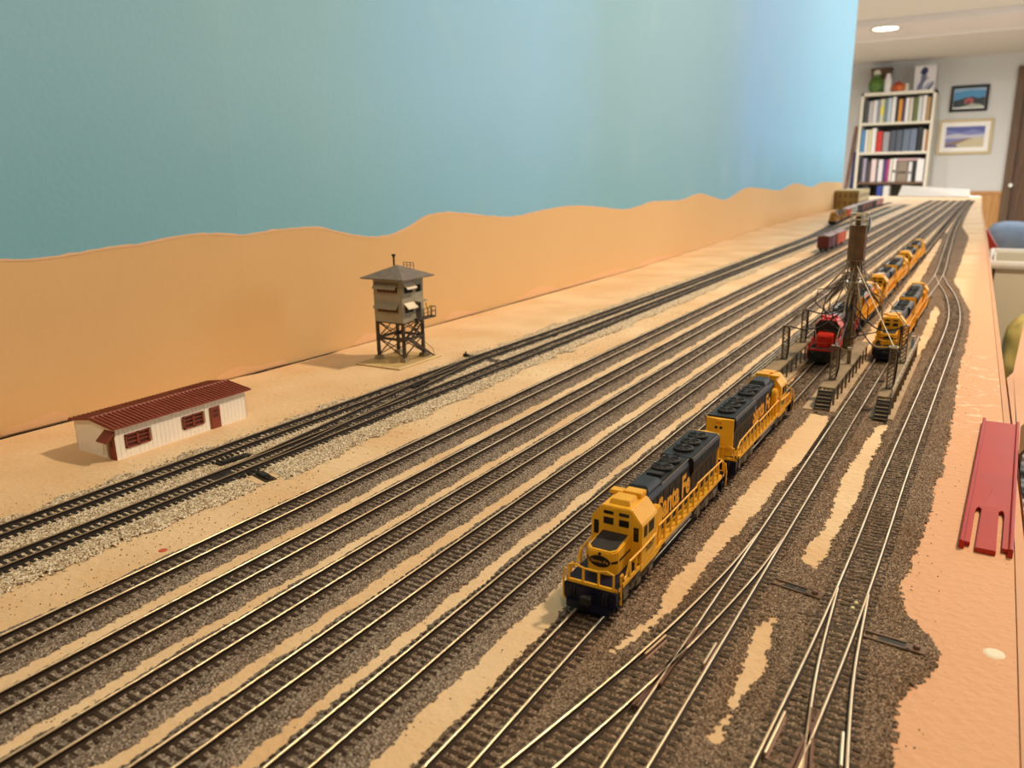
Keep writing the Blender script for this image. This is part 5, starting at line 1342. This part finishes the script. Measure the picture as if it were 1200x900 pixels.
t = thing('folded_blanket', 'folded pale blue-grey blanket low down at the right edge beside the red ramp', 'blanket', (g_[0], g_[1], -330))
M['paleblue'] = mat('pale_blue_blanket', (214, 228, 246), .9, rgb2=(196, 212, 234), scale=30, bump=.3, bscale=80)
for k in range(5): lump('blanket_fold', M['paleblue'], t, 64-k*2, 130-k*3, 17, 21.3+k, loc=(k*2, 0, k*30), amp=.05, power=5)

# ================================================================== BOOKCASE ON THE FAR WALL
BY = 9180.0
def bp(x, y): return PY(x, y, BY)
bx0 = (bp(1009.6, 110)[0]+bp(1001.5, 205)[0])/2; bx1 = (bp(1096, 105.5)[0]+bp(1088, 205)[0])/2
ztop = (bp(1010, 109)[1]+bp(1095, 105)[1])/2
zs = [(bp(1009, 145)[1]+bp(1090, 140.5)[1])/2, (bp(1006, 179.5)[1]+bp(1087, 176)[1])/2, (bp(1004, 214)[1]+bp(1083, 212)[1])/2]
BW = bx1-bx0; BD = 300
t = thing('bookcase', 'cream open bookcase against the far wall', 'bookcase', (bx0+BW/2, BY, FZ))
h = ztop-FZ
for s_ in (-1, 1): MB().box(min(s_*BW/2, s_*(BW/2-26)), max(s_*BW/2, s_*(BW/2-26)), 0, BD, 0, h).build('side_panel', M['shelfcream'], t, bevel=2)
MB().box(-BW/2, BW/2, 0, BD, h-30, h).build('top_panel', M['shelfcream'], t, bevel=2)
MB().box(-BW/2+20, BW/2-20, BD-8, BD, 40, h-20).build('back_panel', M['shelfback'], t)
for i, z in enumerate(zs):
    MB().box(-BW/2+26, BW/2-26, 6, BD-8, z-FZ-24, z-FZ).build('shelf', M['shelfbrown'] if i == 2 else M['shelfcream'], t)
for z in (zs[2]-340, zs[2]-680): MB().box(-BW/2+26, BW/2-26, 6, BD-8, z-FZ-24, z-FZ).build('shelf', M['shelfcream'], t)
MB().box(-BW/2+26, BW/2-26, 20, 40, 0, 80).build('kick_board', M['shelfcream'], t)
BOOKC = {}
def bookmat(rgb):
    if rgb not in BOOKC: BOOKC[rgb] = mat('book_cover_%d' % len(BOOKC), rgb, .5)
    return BOOKC[rgb]
M['pages'] = mat('book_pages', (232, 224, 204), .9)
def book(label, px0, px1, zsh, top_py, rgb, group, band=None, ypx=None, depth=170):
    ym = ypx
    X0, X1 = bp(px0, ym)[0], bp(px1, ym)[0]; w_ = X1-X0-1.5; hgt = bp((px0+px1)/2, top_py)[1]-zsh
    t = thing('book', label, 'book', (X0+w_/2+.7, BY+22, zsh+.6), group=group)
    a = w_/2; c = MB()
    c.box(-a, -a+2.5, 0, depth, 0, hgt).box(a-2.5, a, 0, depth, 0, hgt)
    c.prism([(-a, 3), (-a*.6, .6), (0, 0), (a*.6, .6), (a, 3), (a, 6), (-a, 6)], 'z', 0, hgt)
    co = c.build('cover', bookmat(rgb), t)
    MB().box(-a+2.5, a-2.5, 6, depth-4, 3, hgt-4).build('pages', M['pages'], t)
    if band: MB().box(-a*.8, a*.8, -.6, 1, hgt*band[1], hgt*band[2]).build('spine_label', bookmat(band[0]), co)
def cx_(v): return 980+v/6.428
def cy_(v): return 90+v/6.428
R1 = [(203, 236, 180, (70, 70, 74), 'dark grey book at the left end of the top shelf'), (239, 268, 185, (190, 188, 186), 'light grey book beside the dark grey one on the top shelf'), (271, 303, 178, (226, 224, 222), 'wide white book left of the grey-blue one on the top shelf'), (305, 322, 172, (140, 150, 168), 'thin grey-blue book on the top shelf'),
      (324, 354, 168, (214, 214, 176), 'pale yellow-labelled book on the top shelf'), (357, 378, 164, (126, 144, 150), 'teal-grey book on the top shelf'), (380, 408, 160, (192, 204, 214), 'pale blue book on the top shelf'), (411, 440, 152, (236, 234, 232), 'tall white book left of the black one on the top shelf'),
      (444, 460, 160, (30, 28, 28), 'black book left of the orange one on the top shelf'), (462, 490, 168, (220, 150, 48), 'orange book on the top shelf'), (493, 510, 170, (72, 52, 92), 'dark purple book on the top shelf'), (513, 540, 158, (238, 234, 230), 'white book right of the purple one on the top shelf'),
      (543, 570, 156, (214, 206, 192), 'cream book on the top shelf'), (574, 604, 152, (104, 116, 50), 'olive green book on the top shelf'), (607, 640, 146, (206, 212, 206), 'pale grey-green book on the top shelf'), (643, 670, 140, (240, 232, 226), 'tall white book second from the right end of the top shelf'), (673, 700, 150, (184, 148, 96), 'tan book at the right end of the top shelf')]
for a, b, ty_, rgb, lab in R1: book(lab, cx_(a), cx_(b), zs[0], cy_(ty_), rgb, 'books on the top shelf', ypx=cy_(300), band=((236, 220, 60), .35, .7) if 'yellow-label' in lab else None)
R2 = [(182, 207, 402, (84, 150, 200), 'sky blue book at the left end of the middle shelf'), (210, 232, 400, (232, 230, 226), 'thin white book beside the sky blue one'), (235, 256, 398, (230, 220, 170), 'cream yellow book on the middle shelf'), (259, 290, 388, (240, 238, 236), 'white book left of the red one'),
      (293, 340, 412, (200, 48, 38), 'thick red book on the middle shelf'), (345, 392, 416, (160, 158, 162), 'grey book right of the red one'), (396, 440, 404, (74, 82, 94), 'left one of two dark slate box files'), (443, 490, 402, (82, 92, 106), 'right one of two dark slate box files'),
      (494, 545, 396, (104, 118, 138), 'slate blue volume left on the middle shelf pair'), (547, 596, 392, (112, 126, 148), 'slate blue volume right on the middle shelf pair'), (602, 640, 380, (34, 34, 38), 'black book on the middle shelf'), (645, 664, 396, (234, 226, 214), 'thin white book near the right end of the middle shelf'), (666, 682, 400, (196, 130, 54), 'orange-brown book at the right end of the middle shelf')]
for a, b, ty_, rgb, lab in R2: book(lab, cx_(a), cx_(b), zs[1], cy_(ty_), rgb, 'books on the middle shelf', ypx=cy_(530))
R3 = [(172, 188, 620, (62, 60, 66), 'dark grey book at the left end of the lower shelf'), (190, 214, 616, (168, 162, 180), 'lavender grey book on the lower shelf'), (218, 248, 640, (78, 68, 70), 'dark brown-grey book on the lower shelf'), (252, 290, 622, (232, 212, 208), 'pinkish white book on the lower shelf'), (294, 302, 660, (90, 80, 84), 'very thin dark book on the lower shelf'),
      (305, 340, 624, (230, 226, 226), 'white book left of the purple one on the lower shelf'), (345, 364, 624, (84, 66, 130), 'purple book on the lower shelf'), (366, 384, 624, (190, 56, 122), 'magenta book on the lower shelf'), (387, 410, 618, (226, 218, 206), 'cream book right of the magenta one'), (413, 440, 616, (238, 234, 228), 'white book left of the taupe box file'),
      (446, 528, 636, (146, 130, 112), 'wide taupe box file on the lower shelf'), (533, 560, 640, (232, 230, 226), 'white book right of the taupe box file'), (565, 590, 636, (38, 42, 44), 'black book on the lower shelf'), (594, 648, 618, (240, 238, 236), 'wide white book at the right end of the lower shelf')]
for a, b, ty_, rgb, lab in R3: book(lab, cx_(a), cx_(b), zs[2], cy_(ty_), rgb, 'books on the lower shelf', ypx=cy_(770), band=((70, 60, 50), .4, .5) if 'taupe' in lab else None)
zf = bp(1055, cy_(634))[1]
xa, xb = bp(cx_(448), 183)[0], bp(cx_(640), 183)[0]
t = thing('book', 'pink and white book lying flat on top of the lower row', 'book', ((xa+xb)/2, BY+30, zf), group='books on the lower shelf')
MB().box((xa-xb)/2, (xb-xa)/2, 0, 150, 0, 4).box((xa-xb)/2, (xb-xa)/2, 0, 150, 24, 28).box((xa-xb)/2, (xb-xa)/2, 0, 5, 0, 28).build('cover', bookmat((214, 176, 178)), t)
MB().box((xa-xb)/2+3, (xb-xa)/2-3, 5, 146, 4, 24).build('pages', M['pages'], t)
z4 = zs[2]-340
for lab, a, b, rgb in (('blue book low in the bookcase behind the white foam board', 300, 345, (54, 74, 150)), ('white book low in the bookcase beside the blue one', 350, 395, (226, 224, 214)), ('dark book low in the bookcase at the left', 190, 240, (60, 58, 62))):
    book(lab, cx_(a), cx_(b), z4, cy_(822), rgb, 'books on the bottom shelf', ypx=cy_(860))
# ornaments on top
def tx_(v): return 990+v/10.
def top_pos(v): return bp(tx_(v), 107)[0]
def zz(v): return bp(1050, 60+v/10.)[1]
t = thing('basket', 'brown woven box on the bookcase behind the green vase', 'basket', (top_pos(380), BY+226, ztop), group='ornaments on the bookcase')
hh = 240
MB().hexa([(-80, -50, 0), (80, -50, 0), (80, 50, 0), (-80, 50, 0), (-95, -60, hh), (95, -60, hh), (95, 60, hh), (-95, 60, hh)]).build('basket_body', M['shelfbrown'], t, bevel=6)
MB().tube([(-98, -62, hh), (98, -62, hh), (98, 62, hh), (-98, 62, hh)], 9, 8, closed=True).build('basket_rim', M['shelfbrown'], t)
M['greenglaze'] = mat('green_glaze', (92, 128, 44), .3, rgb2=(66, 100, 34), scale=30)
t = thing('vase', 'round green vase at the left end of the bookcase top', 'vase', (top_pos(350), BY+70, ztop), group='ornaments on the bookcase')
MB().lathe([(.01, 0), (45, 0), (72, 45), (74, 90), (56, 130), (34, 142), (36, 165), (44, 172), (30, 172), (26, 140), (.01, 136)], n=28).build('vase_body', M['greenglaze'], t, smooth=50)
MB().lathe([(.01, 226), (26, 214), (34, 190), (24, 160), (.01, 150)], n=18).build('stopper', M['shelfcream'], t, smooth=50)
t = thing('candle', 'white candle bottle next to the green vase', 'candle', (top_pos(485), BY+80, ztop), group='ornaments on the bookcase')
MB().lathe([(.01, 0), (36, 0), (36, 120), (24, 150), (20, 178), (.01, 180)], n=22).build('candle_body', M['whiteboard'], t, smooth=50)
MB().cyl((0, 0, 178), (0, 0, 192), 3).build('wick', M['black'], t)
t = thing('bowl', 'orange and red lidded pot in the middle of the bookcase top', 'pot', (top_pos(615), BY+80, ztop), group='ornaments on the bookcase')
M['redglaze'] = mat('red_glaze', (176, 50, 26), .3, rgb2=(214, 120, 50), scale=16)
MB().lathe([(.01, 0), (42, 0), (66, 30), (62, 60), (50, 70), (.01, 72)], n=26).build('pot_body', M['redglaze'], t, smooth=50)
MB().lathe([(52, 70), (40, 84), (14, 92), (14, 100), (.01, 104)], n=22).build('lid', M['redglaze'], t, smooth=50)
t = thing('figurine', 'small white figurine between the red pot and the poster', 'figurine', (top_pos(712), BY+80, ztop), group='ornaments on the bookcase')
MB().lathe([(.01, 0), (22, 0), (24, 20), (18, 44), (16, 50), (20, 62), (14, 76), (.01, 80)], n=18).build('figurine_body', M['shelfcream'], t, smooth=50)
MB().lathe([(.01, 0), (26, 0), (26, 3), (.01, 4)], n=18).build('stand', M['redglaze'], t, loc=(0, 0, -0.01))

# flat pictures
def picture(mbz, X, Z, w_, h_, polys):
    """polys: list of (material index, [(u,v)...]) painted one over another, each .25 mm proud"""
    for k, (mi, pts) in enumerate(polys):
        mbz.cur = mi; mbz.add([(X+(u-.5)*w_, -k*.25, Z+(v-.5)*h_) for u, v in pts], [tuple(range(len(pts)))])
def pm(n, rgb): return mat(n, rgb, .6)
PX0, PX1 = bp(tx_(800), 95)[0], bp(tx_(1050), 95)[0]
t = thing('poster_board', 'white picture board with a navy figure standing on the bookcase top', 'picture', ((PX0+PX1)/2, BY+120, ztop), group='ornaments on the bookcase')
pw, ph = PX1-PX0, zz(178)-ztop
MB().box(-pw/2, pw/2, 0, 12, 0, ph).build('board', M['whiteboard'], t)
pb = MB()
picture(pb, 0, ph/2, pw, ph, [(0, [(.02, .02), (.98, .02), (.98, .98), (.02, .98)]), (1, [(.25, .7), (.3, .85), (.42, .95), (.56, .92), (.62, .8), (.56, .68), (.4, .62)]), (2, [(.3, .62), (.56, .66), (.58, .45), (.45, .3), (.4, .05), (.12, .02), (.2, .25), (.3, .4)]), (3, [(.4, .05), (.62, .28), (.95, .4), (.9, .3), (.7, .05)]), (1, [(.62, .05), (.9, .32), (.96, .3), (.74, .04)]), (4, [(.58, .5), (.66, .56), (.7, .5), (.62, .44)])])
pb.build('print', [pm('print_white', (230, 228, 230)), pm('print_navy', (44, 50, 92)), pm('print_slate', (112, 118, 146)), pm('print_lilac', (176, 178, 196)), pm('print_pink', (214, 150, 150))], t, loc=(0, -.6, 0))
def framed(label, x0, y0, x1, y1, fm, fw, mw, polys, mats_, strip=False):
    c = [PY(x, y, RY1-30) for x, y in ((x0, y0), (x1, y1))]
    X = (c[0][0]+c[1][0])/2; w_ = c[1][0]-c[0][0]; Z = (c[0][1]+c[1][1])/2; h_ = c[0][1]-c[1][1]
    t = thing('picture_frame', label, 'picture', (X, RY1, Z), group='framed pictures')
    f_ = MB(); a, b = w_/2, h_/2
    for q_ in ((-a, a, b-fw, b), (-a, a, -b, -b+fw), (-a, -a+fw, -b+fw, b-fw), (a-fw, a, -b+fw, b-fw)): f_.box(q_[0], q_[1], -26, -1, q_[2], q_[3])
    f_.build('frame', fm, t, bevel=2)
    MB().box(-a+fw, a-fw, -16, -4, -b+fw, b-fw).build('mat_board', M['whiteboard'], t)
    pb = MB(); lw, lh = w_-2*fw-2*mw, h_-2*fw-2*mw
    picture(pb, 0, 0 if not strip else 6, lw, lh if not strip else lh-12, polys)
    pb.build('print', mats_, t, loc=(0, -17, 0))
full = [(0, 0), (1, 0), (1, 1), (0, 1)]
framed('black-framed picture of a red building under a blue sky on the far wall', 1115.5, 101, 1156.5, 129.5, M['black'], 26, 3,
       [(0, full), (1, [(0, .98), (1, .98), (1, .86), (.5, .9), (0, .8)]), (2, [(0, 0), (1, 0), (1, .52), (.78, .46), (.6, .56), (.4, .52), (.18, .42), (0, .36)]), (3, [(.36, .2), (.64, .2), (.64, .42), (.5, .52), (.36, .4)]), (4, [(.2, 0), (1, 0), (.9, .12), (.6, .2), (.5, .14)]), (5, [(.44, .2), (.54, .2), (.54, .34), (.44, .34)])],
       [pm('print_sky_blue', (86, 150, 196)), pm('print_cloud_blue', (150, 186, 214)), pm('print_dark_hill', (54, 62, 66)), pm('print_barn_red', (176, 96, 96)), pm('print_path', (170, 176, 160)), pm('print_dusky', (140, 70, 74))], strip=True)
framed('cream-framed picture of a dune under a violet-blue sky on the far wall', 1101.5, 141, 1160, 180, mat('cream_wood', (206, 186, 140), .5), 24, 44,
       [(0, full), (1, [(0, .98), (1, .98), (1, .7), (.7, .86), (.4, .72), (0, .86)]), (2, [(0, .6), (.3, .66), (.6, .58), (1, .62), (1, .45), (0, .42)]), (3, [(0, 0), (1, 0), (1, .44), (.7, .46), (.35, .34), (0, .16)]), (4, [(0, .02), (.3, .14), (.55, .34), (.72, .42), (.5, .42), (.25, .3), (0, .2)]), (5, [(0, 0), (.34, 0), (.3, .12), (.12, .16), (0, .1)])],
       [pm('print_violet', (130, 136, 190)), pm('print_deep_violet', (94, 102, 166)), pm('print_haze', (196, 196, 210)), pm('print_dune', (206, 194, 160)), pm('print_shadow_brown', (150, 126, 112)), pm('print_dusk', (110, 100, 140))])
# leaning things left of the bookcase
c0, c1 = PY(999.5, 147, 9250), PY(990, 214, 9250)
t = thing('leaning_plank', 'brown wooden plank leaning against the wall left of the bookcase', 'plank', (c1[0]-30, 9250, FZ))
d_ = MB(); zt_ = c0[1]-FZ
d_.hexa([(-60, -20, 0), (-20, -20, 0), (-20, 10, 0), (-60, 10, 0), (c0[0]-c1[0]+22, 195, zt_), (c0[0]-c1[0]+50, 195, zt_), (c0[0]-c1[0]+50, 225, zt_), (c0[0]-c1[0]+22, 225, zt_)])
d_.build('plank_board', mat('plank_brown', (150, 108, 84), .6, rgb2=(128, 90, 68), scale=10), t, bevel=3)
c0, c1 = PY(1000.5, 178, 9200), PY(996, 214, 9200)
t = thing('rolled_banner', 'dark blue rolled banner standing left of the bookcase', 'banner', (c1[0]+6, 9215, FZ))
MB().cyl((-10, 0, 0), (c0[0]-c1[0]-6, 170, c0[1]-FZ), 26, n=16).build('roll', mat('navy_cloth', (58, 60, 110), .8), t, smooth=35)
MB().cyl((c0[0]-c1[0]-6, 170, c0[1]-FZ), (c0[0]-c1[0]-6, 172, c0[1]-FZ+14), 12, n=12).build('end_cap', M['whiteboard'], t)

# ================================================================== CAMERA, WORLD, COLOUR
cd = bpy.data.cameras.new('camera'); cam = bpy.data.objects.new('camera', cd); C.objects.link(cam)
cd.sensor_fit = 'HORIZONTAL'; cd.sensor_width = 36; cd.lens = F/1200*36
cd.clip_start = .005; cd.clip_end = 60
r, u, f = (Vector(RB[i]) for i in range(3))
mtx = Matrix(((r.x, u.x, -f.x, 0), (r.y, u.y, -f.y, 0), (r.z, u.z, -f.z, (CAMH+TZ)*S), (0, 0, 0, 1)))
cam.matrix_world = mtx
cd.dof.use_dof = True; cd.dof.focus_distance = .34; cd.dof.aperture_fstop = cd.lens/1.35
sc = bpy.context.scene; sc.camera = cam
wd = bpy.data.worlds.new('world'); sc.world = wd; wd.use_nodes = True
wd.node_tree.nodes['Background'].inputs['Color'].default_value = (.75, .87, 1, 1); wd.node_tree.nodes['Background'].inputs['Strength'].default_value = 1.0
sc.view_settings.view_transform = 'Standard'; sc.view_settings.look = 'None'; sc.view_settings.gamma = 1.0; sc.view_settings.use_curve_mapping = False
sc.view_settings.exposure = EXPOSURE
try: sc.cycles.use_denoising = True
except Exception: pass
